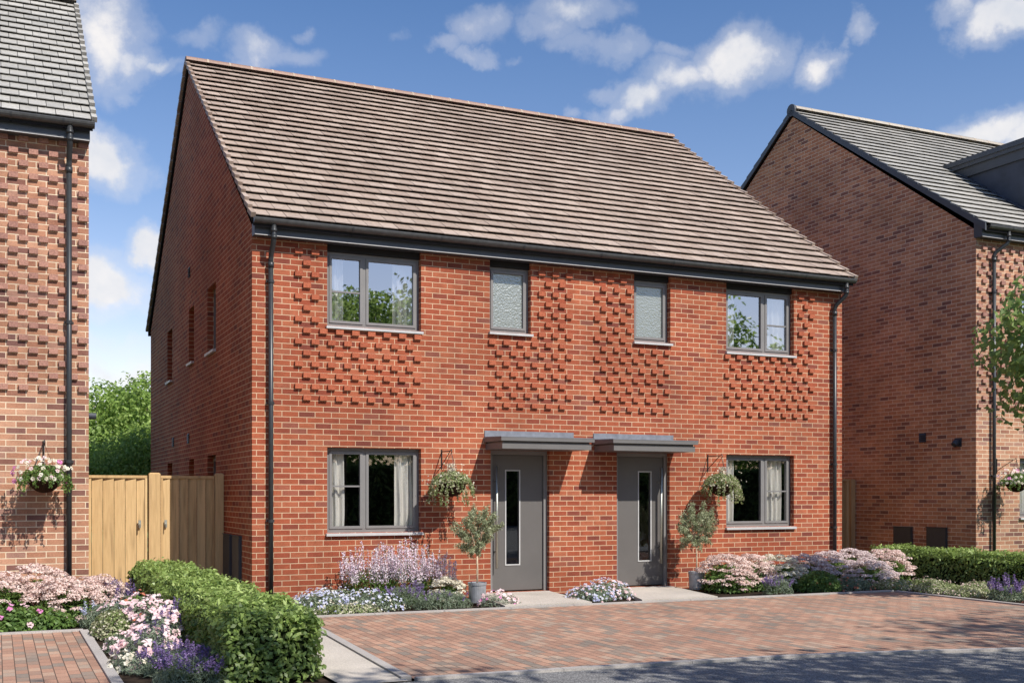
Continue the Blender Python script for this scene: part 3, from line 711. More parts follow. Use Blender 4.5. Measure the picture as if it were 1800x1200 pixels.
# ================================================================== FENCES AND GATES
def gate(x0, x1, y, z1, label, handle_x, group='timber garden gates between the houses'):
    e = empty('garden_gate', ((x0 + x1) / 2, y, 0), label, 'gate', group)
    n = 6; w_ = (x1 - x0) / n; mb = MB()
    for k in range(n):
        a = x0 + k * w_
        mb.hexa([(a + .008, y + .004, .03), (a + w_ - .001, y - .026, .03), (a + w_ - .001, y - .002, .03), (a + .008, y + .014, .03), (a + .008, y + .004, z1 - .04), (a + w_ - .001, y - .026, z1 - .04), (a + w_ - .001, y - .002, z1 - .04), (a + .008, y + .014, z1 - .04)])
    mb.box(x0, x1, y + .0145, y + .03, .1, .2); mb.box(x0, x1, y + .0145, y + .03, 1.4, 1.5)
    mb.build('boards', 'wood', e)
    c = MB(); c.box(x0, x1, y - .035, y + .04, z1 - .039, z1); c.box(x0, x0 + .03, y - .03, y - .0225, .03, z1 - .04); c.box(x1 - .03, x1, y - .036, y - .0225, .03, z1 - .04); c.build('rail', 'wood', e)
    h = MB(); h.box(handle_x - .018, handle_x + .018, y - .046, y - .0365, .98, 1.08); h.tube([(handle_x, y - .05, 1.02), (handle_x, y - .085, 1.02), (handle_x, y - .085, .97)], .012, 8)
    h.build('latch', 'steel', e)
    return e
gate(-1.99, -1.085, 2.0, 1.72, 'timber gate on the left, beside the buff brick house', -1.19)
gate(-.895, -.14, 2.0, 1.72, 'timber gate on the right, beside the red brick house', -.83)
def post(x, y, h, label, w_=.13):
    mb = MB(); mb.box(-w_ / 2, w_ / 2, -.05, .05, -.05, h); mb.hexa([(-w_ / 2 - .001, -.051, h), (w_ / 2 + .001, -.051, h), (w_ / 2 + .001, .051, h), (-w_ / 2 - .001, .051, h), (-w_ / 2 + .02, -.03, h + .02), (w_ / 2 - .02, -.03, h + .02), (w_ / 2 - .02, .03, h + .02), (-w_ / 2 + .02, .03, h + .02)])
    o = mb.build('gate_post', 'wood'); o.location = (x, y, 0); return tag(o, label, 'post')
post(-.985, 1.98, 1.74, 'thick timber gate post between the two garden gates', .16)
post(-.07, 1.98, 1.74, 'timber gate post against the red brick side wall', .12)
fe = empty('timber_fence', (11.4, 3.1, 0), 'tall timber fence seen end on in the gap before the right brick house', 'fence')
mb = MB()
for k in range(20):
    a = 9.95 + k * .15; mb.box(a, a + .155, 3.1 - .012 * (k % 2), 3.12, .02, 1.72)
mb.build('boards', 'wood', fe); mb = MB(); mb.box(9.93, 12.98, 3.06, 3.14, 1.7205, 1.76); mb.box(12.86, 12.97, 3.02, 3.0875, 0, 1.75); mb.build('rail', 'wood', fe)

# ================================================================== GROUND
def sheet(name, pts, z, mat, kind='structure', thick=0):
    mb = MB()
    if thick:
        n = len(pts); mb.face([(x, y, z) for x, y in pts])
        for i in range(n):
            (a, b), (c, d) = pts[i], pts[(i + 1) % n]; mb.face([(a, b, z - thick), (c, d, z - thick), (c, d, z), (a, b, z)])
    else: mb.face([(x, y, z) for x, y in pts])
    return tag(mb.build(name, mat), kind=kind)
sheet('ground', [(-400, -400), (400, -400), (400, 500), (-400, 500)], -.06, 'lawn')
sheet('planting_bed_soil', [(-3.6, -12), (13.0, -12), (13.0, 2.9), (-3.6, 2.9)], -.02, 'soil')
FK = [(-.06, -6.31), (1.2, -6.37), (2.4, -6.46), (3.5, -6.57), (4.6, -6.80), (5.73, -7.10), (7.4, -7.65), (9.3, -8.35)]
sheet('driveway', [(.25, -1.80), *FK, (9.13, -1.95)], .000, 'paver')
sheet('driveway', [(-9, -2.02), (-9, -6.6), (-2.25, -6.6), (-2.25, -2.02)], .000, 'paver')
road = [(-40, -6.72), (-2.1, -6.45), (-.3, -6.40)] + [(x, y - .09) for x, y in FK] + [(11.5, -9.3), (60, -30), (60, -45), (-40, -45)]
sheet('road', road, -.004, 'asphalt')
sheet('path', [(-.66, 1.9), (-.66, -6.37), (-.13, -6.38), (.16, -1.75), (.16, -1.3), (-.02, -1.3), (-.02, 1.9)], .002, 'slab')
def kerb(pts, wd=.085, z=.018, name='kerb'):
    mb = MB()
    for (a, b), (c, d) in zip(pts[:-1], pts[1:]):
        L = math.hypot(c - a, d - b); n = max(1, round(L / .915)); ux, uy = (c - a) / L, (d - b) / L; px, py = -uy * wd / 2, ux * wd / 2
        for k in range(n):
            s0, s1 = k * L / n + .003, (k + 1) * L / n - .003
            A = (a + ux * s0, b + uy * s0); B = (a + ux * s1, b + uy * s1)
            mb.hexa([(A[0] - px, A[1] - py, -.05), (B[0] - px, B[1] - py, -.05), (B[0] + px, B[1] + py, -.05), (A[0] + px, A[1] + py, -.05), (A[0] - px, A[1] - py, z), (B[0] - px, B[1] - py, z), (B[0] + px, B[1] + py, z), (A[0] + px, A[1] + py, z)])
    return tag(mb.build(name, 'kerb'), kind='structure')
kerb([(.20, -1.75), (9.17, -1.90)]); kerb([(9.17, -1.98), (9.17, -8.3)]); kerb([(.17, -1.84), (-.11, -6.28)]); kerb([(x, y - .045) for x, y in FK])
kerb([(-9, -1.98), (-2.21, -1.98)]); kerb([(-2.21, -2.03), (-2.21, -6.6)])
sheet('door_path', [(3.13, -.001), (2.87, -1.70), (4.13, -1.72), (4.37, -.001)], .028, 'slab', thick=.08)
sheet('door_path', [(5.52, -.001), (4.90, -1.73), (6.12, -1.75), (6.50, -.001)], .028, 'slab', thick=.08)
sheet('rear_garden', [(-60, 2.95), (60, 2.95), (60, 200), (-60, 200)], -.03, 'lawn')

# ================================================================== PLANTS
RG = np.random.default_rng(11)
def nrm(a): return a / np.maximum(np.linalg.norm(a, axis=1, keepdims=True), 1e-9)
def leaf_quads(P, N, L, Wd, jit=.6, droop=0.0, fold=.25):
    n = len(P); N = nrm(N + RG.normal(0, jit, (n, 3)))
    D = nrm(np.cross(N, RG.normal(0, 1, (n, 3)))); D[:, 2] -= droop; D = nrm(D); S = nrm(np.cross(N, D))
    Ls = (L * RG.uniform(.7, 1.25, n))[:, None]; Ws = (Wd * RG.uniform(.75, 1.2, n))[:, None]
    a = P - D * Ls * .5; b = P + S * Ws * .5 + N * Ws * fold; c = P + D * Ls * .5; d = P - S * Ws * .5 + N * Ws * fold
    V = np.stack([a, b, c, d], 1).reshape(-1, 3); F = np.arange(4 * n).reshape(n, 4)
    return V, F
def clump(P, f=2.2):
    return .5 + .25 * (np.sin(P[:, 0] * f * 2.1 + 1.3 * np.sin(P[:, 2] * f)) * np.cos(P[:, 1] * f * 1.7 + P[:, 2] * f * 1.3)) + .25 * np.sin(P[:, 2] * f * 3.1 + P[:, 0] * f)
class Cloud:
    def __init__(s): s.V = []; s.F = []; s.r = []; s.n = 0
    def add(s, P, N, L, Wd, jit=.6, droop=0.0, r=None, cl=2.2, amp=.35):
        P = np.asarray(P, float); V, F = leaf_quads(P, np.asarray(N, float), L, Wd, jit, droop)
        s.V.append(V); s.F.append(F + s.n); s.n += len(V)
        s.r.append(np.clip((RG.uniform(0, 1, len(P)) * (1 - amp) + clump(P, cl) * amp) if r is None else np.full(len(P), r) + RG.normal(0, .1, len(P)), 0, 1))
    def build(s, name, mat, parent=None): return mk(name, np.concatenate(s.V), np.concatenate(s.F), np.concatenate(s.r), mat, parent)
def sphere_pts(n, shell=.5):
    d = nrm(RG.normal(0, 1, (n, 3))); rad = RG.uniform(shell ** 3, 1, n) ** (1 / 3); return d, d * rad[:, None]

def hedge(name, x0, x1, y0, y1, h, dens, label, leaf=.05):
    e = empty(name, ((x0 + x1) / 2, (y0 + y1) / 2, 0), label, 'hedge')
    LX, LY = x1 - x0, y1 - y0; c = Cloud()
    def add(area, fn, N):
        n = int(area * dens); P = fn(n); P = P + RG.normal(0, .018, P.shape)
        nn = np.tile(np.array(N, float), (n, 1)); depth = RG.exponential(.03, n)[:, None]; P = P - nn * depth
        # soft bulges so the clipped faces are not flat, rounded shoulders
        bul = .030 * np.sin(P[:, 0] * 5.3 + P[:, 1] * 3.7) + .022 * np.sin(P[:, 1] * 9.1 + P[:, 2] * 8)
        P = P + nn * bul[:, None]
        ex = np.clip((P[:, 2] - (h - .10)) / .10, 0, 1); cxm, cym = (x0 + x1) / 2, (y0 + y1) / 2
        P[:, 0] -= np.sign(P[:, 0] - cxm) * ex ** 2 * .06 * (np.abs(P[:, 0] - cxm) / (LX / 2)) ** 4; 
        P[:, 2] -= .06 * (np.clip((np.abs(P[:, 0] - cxm) - LX / 2 + .12) / .12, 0, 1) ** 2) * ex
        c.add(P, nn + np.array([0, 0, .5]), leaf, leaf * .55, .65, .12, cl=3.3)
    add(LX * LY, lambda n: np.c_[RG.uniform(x0, x1, n), RG.uniform(y0, y1, n), np.full(n, h)], (0, 0, 1))
    for xx, s in ((x0, -1), (x1, 1)): add(LY * h, lambda n: np.c_[np.full(n, xx), RG.uniform(y0, y1, n), h * RG.uniform(0.02, 1, n)], (s, 0, 0))
    for yy, s in ((y0, -1), (y1, 1)): add(LX * h, lambda n: np.c_[RG.uniform(x0, x1, n), np.full(n, yy), h * RG.uniform(0.02, 1, n)], (0, s, 0))
    # loose shoots
    n = int(LX * LY * 60); P = np.c_[RG.uniform(x0, x1, n), RG.uniform(y0, y1, n), h + RG.uniform(0, .05, n)]; c.add(P, RG.normal(0, 1, (n, 3)), leaf * 1.1, leaf * .5, .5, r=.85)
    c.build('foliage', 'hedge', e)
    m = MB(); m.box(x0 + .09, x1 - .09, y0 + .09, y1 - .09, .03, h - .09); m.build('branches', MAT['hedge_core'], e)  # not modelled branches: one solid dark box added to block the view through
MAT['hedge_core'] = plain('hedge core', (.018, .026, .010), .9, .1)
hedge('clipped_hedge', -1.46, -.72, -6.05, .55, .53, 3300, 'long clipped green hedge in front of the timber gates, left', .052)
hedge('clipped_hedge', 11.15, 11.9, -6.0, .75, .50, 1900, 'clipped green hedge beside the brown brick house, right', .055)

def tree(name, x, y, h_trunk, crown, mat, label, leaf=.10, n=9000, cat='tree', group=None, lobes=14, trunk=.12, seed=1, barkm='bark', lean=(0, 0), sub=.42, gap=.35):
    """crown: (cx,cy,cz,rx,ry,rz) around which separate leafy lobes hang on limbs"""
    rg = random.Random(seed); e = empty(name, (x, y, 0), label, cat, group)
    cx, cy, cz, rx, ry, rz = crown
    tb = MB(); top = Vector((cx, cy, cz)); b0 = Vector((x, y, -.05))
    tb.tube([b0, b0.lerp(top, .35) + Vector((lean[0], lean[1], 0)), b0.lerp(top, .7), top], [trunk, trunk * .8, trunk * .55, trunk * .3], 9)
    c = Cloud(); per = n // lobes
    for i in range(lobes):
        a = i * 2.39996 + rg.random() * .5; zf = 1 - 2 * (i + .5) / lobes; rr = math.sqrt(max(0, 1 - zf * zf)); k = rg.uniform(.5, .74)
        L = Vector((cx + rx * rr * math.cos(a) * k, cy + ry * rr * math.sin(a) * k, cz + rz * zf * k))
        s = rg.uniform(sub * .75, sub * 1.2)
        d, P = sphere_pts(per, gap); P = P * np.array([rx * s, ry * s, rz * s]) * (1 + .22 * np.sin(d[:, 0:1] * 7 + i) * np.cos(d[:, 1:2] * 6 + d[:, 2:3] * 5))
        c.add(P + np.array(L), d + np.array([0, 0, .4]), leaf, leaf * .62, .7, .25, cl=1.0 / max(rx, .6) * 2)
        st = b0.lerp(top, rg.uniform(.45, .8)); tb.tube([st, st.lerp(L, .5) + Vector((0, 0, .08 * rz)), L], [trunk * .38, trunk * .22, trunk * .08], 6)
    d, P = sphere_pts(n // 5, .3); c.add(P * np.array([rx, ry, rz]) * .8 + np.array([cx, cy, cz]), d, leaf, leaf * .6, .8)
    tb.build('trunk', barkm, e, smooth=True); c.build('crown', mat, e)
    return e
# garden trees in the gap behind the gates
tree('garden_tree', .4, 16.5, 1, (.4, 16.5, 2.9, 2.3, 2.0, 2.05), 'tree', 'light green leafy tree behind the timber gates', .13, 16000, lobes=22, seed=3, sub=.36)
tree('garden_shrub', -.2, 12.8, .5, (-.3, 12.8, 1.75, 1.7, 1.1, 1.35), 'tree', 'dense round green shrub just behind the timber gates', .09, 15000, cat='shrub', lobes=16, seed=8, trunk=.08, sub=.45)
tree('garden_tree', 3.8, 20, 1, (3.6, 20.5, 2.6, 2.2, 2.0, 2.0), 'tree', 'leafy green tree behind the back garden of the red house', .15, 8000, lobes=16, seed=5)
# young maple in the bed at the right
tree('sapling', 9.95, -4.3, 2, (9.86, -4.3, 3.38, 1.22, 1.1, 1.22), 'maple', 'young maple tree whose leafy branches reach in at the right edge', .12, 3400, lobes=16, seed=12, trunk=.035, sub=.40, gap=.2)
# trees across the road, reflected in the windows; two near ones throw the dappled shade
sp_ = [(-22, -36, 10), (-13, -39, 12), (-4, -37, 10.5), (5, -40, 12), (11.5, -37, 11.2), (17, -36, 12.4), (25, -39, 11), (33, -37, 12.6), (41, -40, 11.5), (50, -37, 11), (58, -38, 12)]
for i, (x, y, h) in enumerate(sp_):
    tree('street_tree', x, y, 3, (x, y, h * .54, 4.4, 3.2, h * .46), 'tree', 'big green tree on the far side of the road, behind the camera', .36, 5200, group='trees across the road', lobes=15, seed=20 + i, trunk=.28)
tree('shade_tree', 1.6, -16.6, 3, (.8, -14.3, 7.4, 3.4, 2.6, 1.9), 'tree_dark', 'tall tree beside the camera that shades the hedge and left driveway', .16, 2600, lobes=17, seed=41, trunk=.2, sub=.33)
tree('shade_tree', 6.2, -16.9, 3, (5.4, -13.6, 6.0, 3.0, 2.0, 1.05), 'tree', 'spreading tree right of the camera that shades the middle of the road', .15, 3600, lobes=17, seed=44, trunk=.18, sub=.33)
tree('shade_tree', 12.2, -15.6, 3, (10.4, -13.9, 7.4, 3.3, 2.5, 1.8), 'tree_dark', 'tall roadside tree far right of the camera that shades the road', .16, 3000, lobes=17, seed=47, trunk=.2, sub=.33)
hedge('reflection_hedge', -25, 60, -31.5, -30.3, 2.6, 70, 'tall hedge added behind the camera to block the horizon in window reflections', .22)  # unseen hedge, added to close the low horizon in the window reflections

# ---- flowering plants: each clump is its own thing with foliage and flowers
def mound(cx, cy, rx, ry, h, n, z0=.0):
    d = nrm(RG.normal(0, 1, (n, 3))); d[:, 2] = np.abs(d[:, 2]); k = RG.uniform(.45, 1, n) ** .5
    return d, d * k[:, None] * np.array([rx, ry, h]) + np.array([cx, cy, z0])
def sedum(cx, cy, r, h, fm, label, name='sedum_plant', seed=0):
    e = empty(name, (cx, cy, 0), label, 'flowers')
    c = Cloud(); n = int(2600 * r * (r + h)/.5); d, P = mound(cx, cy, r * .95, r * .95, h * .80, n); c.add(P, d + np.array([0, 0, .5]), .06, .035, .5, cl=5)
    c.build('foliage', 'green', e)
    f = Cloud(); m = int(112 * r / .4)
    dd = nrm(RG.normal(0, 1, (m, 3))); dd[:, 2] = np.abs(dd[:, 2]) ** .7
    for q in dd:
        ctr = np.array([cx, cy, .03]) + q * np.array([r, r, h]) * RG.uniform(.88, 1.03); hr = RG.uniform(.055, .09)
        k = 64; v = nrm(RG.normal(0, 1, (k, 3))); v[:, 2] = np.abs(v[:, 2]); P = ctr + v * np.array([hr, hr, hr * .42])
        f.add(P, v + np.array([0, 0, .3]), .025, .021, .5, cl=20, amp=.5)
    f.build('flower_heads', fm, e); return e
def spikes(cx, cy, rx, ry, h, ns, fm, lm, label, name, leafh=.55, bl=.018, spike=.4, thick=.016, leaf=(.06, .014), nl=1300):
    e = empty(name, (cx, cy, 0), label, 'flowers')
    c = Cloud(); d, P = mound(cx, cy, rx, ry, h * leafh, nl); c.add(P, d * .6 + np.array([0, 0, .2]), leaf[0], leaf[1], .8, -.5, cl=6); 
    f = Cloud(); st = MB()
    for i in range(ns):
        a, k = RG.uniform(0, 6.283), math.sqrt(RG.uniform(0, 1)); bx, by = cx + rx * .8 * k * math.cos(a), cy + ry * .8 * k * math.sin(a)
        hh = h * RG.uniform(.68, 1.05) * (1 - .25 * k * k); tx, ty = bx + (bx - cx) * .35 + RG.normal(0, .02), by + (by - cy) * .35
        st.tube([(bx, by, 0), ((bx + tx) / 2, (by + ty) / 2, hh * .5), (tx, ty, hh)], .0025, 3, cap=False)
        m = int(52 * spike / .4); t = RG.uniform(1 - spike, 1, m); w_ = thick * (1.15 - (t - (1 - spike)) / spike * .75)
        P = np.c_[bx + (tx - bx) * t, by + (ty - by) * t, hh * t] + RG.normal(0, 1, (m, 3)) * w_[:, None] * np.array([1, 1, .5])
        f.add(P, RG.normal(0, 1, (m, 3)), bl, bl * .8, .5, cl=9, amp=.4)
    c.build('foliage', lm, e); st.build('stems', 'green', e); f.build('flower_spikes', fm, e); return e
def bloom_bush(cx, cy, rx, ry, h, nf, fm, lm, label, name, fs=.045, nl=1500, leaf=(.045, .026), extra=None, z0=0.0):
    e = empty(name, (cx, cy, 0), label, 'flowers')
    c = Cloud(); d, P = mound(cx, cy, rx, ry, h * .9, nl, z0); c.add(P, d + np.array([0, 0, .4]), leaf[0], leaf[1], .65, cl=6); c.build('foliage', lm, e)
    def flowers(n, mat, nm, s):
        f = Cloud(); d, P = mound(cx, cy, rx, ry, h, n, z0); P = np.array([cx, cy, z0]) + d * np.array([rx, ry, h]) * RG.uniform(.9, 1.12, (n, 1))
        for p, q in zip(P, d):
            k = 5; q = q + np.array([RG.normal(0, .3), -.4, .4]); q = q / np.linalg.norm(q)
            u = np.cross(q, [.3, .2, 1]); u = u / np.linalg.norm(u); v = np.cross(q, u)
            a = np.arange(k) * 2 * math.pi / k + RG.uniform(0, 6); ss = s * RG.uniform(.75, 1.2)
            C = p + (np.cos(a)[:, None] * u + np.sin(a)[:, None] * v) * ss * .36
            f.add(C, np.tile(q, (k, 1)), ss * .74, ss * .70, .34, cl=14, amp=.5)
            if n <= 64: f.build('flower', mat, e); f = Cloud()
        if n > 64: tag(f.build(nm, mat, e), kind='stuff')
    flowers(nf, fm, 'flowers', fs)
    if extra: flowers(extra[0], extra[1], 'accent_flowers', extra[2] if len(extra) > 2 else fs * .8)
    return e
# front bed left of the doors
for i, (x, y, rx, lab) in enumerate(((.62, -1.02, .42, 'low blue and white flowers at the left end of the front bed'), (1.25, -1.12, .42, 'low blue flowering groundcover left of the pink spikes'), (.95, -.45, .5, 'blue flowers against the wall behind the front bed edge'))):
    bloom_bush(x, y, rx, .42, .24, 190, 'f_blue', 'greygreen', lab, 'bellflower_plant', .026, 1700, (.04, .016), (60, 'f_white', .022))
bloom_bush(.85, -1.50, .45, .18, .13, 60, 'f_white', 'varieg', 'low cream variegated plant along the kerb near the hedge', 'variegated_plant', .02, 1300, (.03, .018))
spikes(1.50, -.35, .42, .32, .82, 54, 'f_lilac', 'green', 'lilac flower spikes at the left of the tall clump under the window', 'salvia_plant', .55, .022, .45, .020)
spikes(1.95, -.40, .42, .32, .88, 66, 'f_lilac', 'green', 'tallest lilac flower spikes in the front bed under the window', 'salvia_plant', .55, .022, .48, .021)
spikes(2.33, -.50, .36, .30, .74, 52, 'f_lilac', 'green', 'pale pink flower spikes at the right of the clump by the window corner', 'salvia_plant', .5, .022, .45, .020)
spikes(1.72, -1.10, .32, .24, .36, 34, 'f_purple', 'greygreen', 'dark purple lavender at the kerb in front of the lilac spikes', 'lavender_plant', .75, .015, .3, .011, (.07, .008), 1500)
spikes(2.15, -1.38, .40, .20, .24, 16, 'f_purple', 'greygreen', 'grey green lavender leaves at the kerb left of the potted olive', 'lavender_plant', .95, .013, .25, .009, (.07, .008), 1700)
sedum(2.42, -.85, .22, .30, 'f_white', 'cream flower heads beside the pot left of the doors', seed=2)
bloom_bush(2.92, -1.42, .30, .18, .20, 36, 'f_pink', 'greygreen', 'pink flowers in front of the zinc pot by the left door path', 'dianthus_plant', .045, 500, (.06, .01), (12, 'f_magenta'))
# between the paths
bloom_bush(4.42, -1.15, .32, .36, .20, 130, 'f_blue', 'greygreen', 'blue flowers at the left of the little bed between the door paths', 'bellflower_plant', .026, 1500, (.04, .016), (50, 'f_pink', .028))
bloom_bush(4.80, -.95, .34, .42, .25, 130, 'f_blue', 'greygreen', 'blue and pink flowers at the right of the little bed between the doors', 'bellflower_plant', .026, 1500, (.04, .016), (80, 'f_pink', .034))
# right bed
sedum(6.95, -.80, .42, .50, 'f_pinkwhite', 'round pale pink sedum beside the right hand pot', seed=3)
sedum(7.45, -.70, .40, .48, 'f_pinkwhite', 'large pale pink sedum under the right ground floor window', seed=4)
sedum(7.95, -.75, .42, .46, 'f_white', 'cream white sedum in the middle of the right bed', seed=5)
spikes(7.35, -1.52, .26, .16, .30, 34, 'f_purple', 'greygreen', 'small purple lavender at the kerb of the right bed', 'lavender_plant', .8, .014, .35, .011, (.06, .008), 900)
bloom_bush(8.25, -1.35, .38, .28, .34, 12, 'f_orange', 'green', 'bright green bush with a few coral flowers in the right bed', 'garden_bush', .03, 2200, (.06, .022))
bloom_bush(8.85, -1.40, .36, .26, .22, 34, 'f_orange', 'greygreen', 'low coral flowers near the far corner of the driveway', 'coral_plant', .028, 1500, (.05, .012))
for (x, y, r, h, m, lab) in ((8.75, -.45, .42, .44, 'f_mauve', 'mauve sedum nearest the right downpipe'), (9.35, -.35, .42, .46, 'f_mauve', 'greyish mauve sedum at the corner of the red house'), (9.95, -.20, .45, .50, 'f_mauve', 'mauve sedum in front of the gap between the houses'), (10.55, -.35, .42, .48, 'f_pinkwhite', 'pale sedum at the end of the row next to the right hedge'), (9.70, -.85, .40, .36, 'f_mauve', 'low mauve sedum in front of the row at the house corner')):
    sedum(x, y, r, h, m, lab)
spikes(10.95, .15, .3, .2, .52, 10, 'f_lilac', 'green', 'thin lilac spikes rising over the end of the right hedge', 'salvia_plant', .4, .018, .4, .014, nl=500)
for i, (x, y) in enumerate(((9.55, -1.55), (10.05, -1.75), (9.75, -2.25), (10.3, -2.5), (9.65, -2.95), (10.3, -3.2))):
    bloom_bush(x, y, .36, .36, .17, 40, 'f_pinkwhite', 'varieg', ['low cream groundcover at the far corner of the driveway kerb', 'second patch of cream groundcover from the driveway corner', 'cream groundcover patch midway along the right kerb', 'cream groundcover against the foot of the right hedge', 'cream groundcover patch just left of the purple spikes', 'cream groundcover between the purple spikes and the hedge'][i], 'groundcover_plant', .02, 1500, (.035, .018))
spikes(9.62, -3.55, .24, .24, .36, 30, 'f_purple', 'greygreen', 'purple salvia spikes near the right kerb, right edge', 'salvia_plant', .55, .018, .45, .014, nl=900)
bloom_bush(9.75, -4.15, .32, .3, .20, 40, 'f_pink', 'greygreen', 'pink flowers at the right kerb, cut by the photo edge', 'dianthus_plant', .034, 1200, (.06, .01), (20, 'f_orange'))
# left bed
for (x, y, r, h, m, lab) in ((-3.05, -.95, .45, .52, 'f_pinkwhite', 'pale pink sedum at the left edge below the hanging basket'), (-2.62, -.62, .45, .58, 'f_pinkwhite', 'tallest pale pink sedum against the buff brick wall'), (-2.35, -1.12, .40, .46, 'f_pinkwhite', 'pale pink sedum at the back of the left driveway'), (-1.98, -.55, .36, .44, 'f_pinkwhite', 'pale pink sedum in front of the left timber gate'), (-3.35, -.4, .45, .45, 'f_pinkwhite', 'pale sedum in the far left corner of the bed')):
    sedum(x, y, r, h, m, lab)
bloom_bush(-2.75, -1.55, .5, .26, .26, 12, 'f_pink', 'green', 'green leafy plants behind the left driveway kerb', 'garden_bush', .05, 2300, (.06, .035), (6, 'f_magenta', .05))
spikes(-1.70, -.65, .26, .3, .46, 46, 'f_purple', 'greygreen', 'dusky lavender in front of the gate, left of the hedge', 'lavender_plant', .6, .016, .4, .013, (.07, .01), 1300)
spikes(-1.62, .25, .24, .4, .42, 40, 'f_purple', 'greygreen', 'dusky lavender at the far end of the hedge by the gates', 'lavender_plant', .6, .016, .4, .013, (.07, .01), 1100)
spikes(-1.95, -1.55, .28, .36, .30, 24, 'f_blue', 'greygreen', 'grey green lavender at the inner corner of the left driveway', 'lavender_plant', .8, .014, .3, .010, (.08, .009), 1700)
bloom_bush(-1.62, -1.55, .2, .3, .38, 26, 'f_orange', 'green', 'coral red flowers against the left side of the hedge', 'coral_plant', .035, 900)
bloom_bush(-1.95, -2.55, .24, .42, .30, 40, 'f_white', 'varieg', 'cream variegated shrub at the left driveway kerb', 'variegated_plant', .018, 2600, (.034, .02))
bloom_bush(-1.64, -2.55, .24, .50, .42, 60, 'f_pink', 'greygreen', 'pink blossom rose behind the cream variegated shrub', 'rose_bush', .060, 1300, (.045, .026), (8, 'f_white', .05))
bloom_bush(-1.62, -3.35, .24, .48, .44, 64, 'f_pink', 'greygreen', 'large pink blossom rose halfway along the hedge', 'rose_bush', .062, 1300, (.045, .026), (12, 'f_orange', .035))
bloom_bush(-1.66, -4.15, .22, .38, .38, 44, 'f_pink', 'greygreen', 'pink blossom rose nearest the camera beside the hedge', 'rose_bush', .060, 1100, (.045, .026))
spikes(-1.56, -3.85, .16, .3, .50, 30, 'f_purple', 'greygreen', 'tall violet spikes among the pink roses beside the hedge', 'salvia_plant', .5, .018, .45, .016, nl=700)
spikes(-1.80, -4.35, .14, .24, .34, 20, 'f_purple', 'greygreen', 'violet spikes at the front of the pink roses', 'salvia_plant', .6, .016, .45, .014, nl=900)
bloom_bush(-1.98, -3.65, .18, .36, .16, 36, 'f_pink', 'greygreen', 'small pale pink flowers spilling over the left driveway kerb', 'dianthus_plant', .045, 1200, (.07, .008))
bloom_bush(-1.98, -4.75, .2, .5, .15, 26, 'f_white', 'greygreen', 'white daisies spilling over the kerb at the bottom', 'daisy_plant', .05, 1500, (.07, .008))
spikes(-1.70, -5.20, .28, .36, .26, 50, 'f_purple', 'greygreen', 'deep violet lavender at the bottom of the left bed', 'lavender_plant', .7, .016, .35, .014, (.08, .008), 2200)
spikes(-1.66, -5.80, .32, .36, .28, 55, 'f_purple', 'greygreen', 'violet lavender at the very front of the hedge bed', 'lavender_plant', .7, .016, .35, .014, (.08, .008), 2000)

bloom_bush(-1.86, -4.72, .26, .28, .34, 46, 'f_pink', 'greygreen', 'pale pink blossom just behind the deep violet lavender', 'rose_bush', .060, 1100, (.05, .012))
bloom_bush(-1.84, -2.0, .26, .36, .34, 44, 'f_pink', 'greygreen', 'pink blossom at the back of the bed behind the variegated shrub', 'rose_bush', .055, 1000, (.05, .02))
# ---- olives in zinc pots
def olive(x, y, label, plabel, seed, r=.29, cz=.955):
    p = MB(); p.lathe([(.0, .012), (.105, .012), (.112, .02), (.118, .245), (.126, .25), (.126, .285), (.116, .285), (.112, .24), (0, .24)], 0, 0, 28)
    po = p.build('plant_pot', 'pot', smooth=False); po.location = (x, y, 0); tag(po, plabel, 'pot', 'zinc pots by the front doors')
    e = empty('olive_tree', (x, y, .24), label, 'tree', 'potted olive trees by the front doors')
    t = MB(); t.tube([(x, y, .22), (x + .004, y, .45), (x - .003, y, .64)], [.014, .012, .012], 8)
    c = Cloud(); rg = random.Random(seed)
    for i in range(46):
        a = i * 2.39996; zf = 1 - 2 * (i + .5) / 46; rr = math.sqrt(1 - zf * zf); k = rg.uniform(.55, 1.05)
        L = Vector((x + r * rr * math.cos(a) * k + .06 * zf, y + r * rr * math.sin(a) * k, cz + .30 * zf * k))
        s = Vector((x, y, .64)); q = Vector((x + (L.x - x) * .3, y + (L.y - y) * .3, .74)); 
        if i % 3 == 0: t.tube([s, q, L], [.007, .005, .002], 5)
        m = 120; u = RG.uniform(0, 1, m); ax = np.array(L - Vector((x, y, cz - .16))); ax = ax / np.linalg.norm(ax)
        P = np.array(L) + (u[:, None] - .5) * ax * .15 + RG.normal(0, .020, (m, 3))
        c.add(P, RG.normal(0, 1, (m, 3)), .048, .0125, .6, -.25, cl=9)
    t.build('trunk', 'bark_pale', e, smooth=True); c.build('crown', 'olive', e)
olive(2.76, -1.06, 'potted olive tree left of the left front door', 'zinc pot with pink flowers before it, left of the left door', 1)
olive(6.60, -.55, 'potted olive tree right of the right front door', 'zinc pot beside the pink sedum, right of the right door', 2)

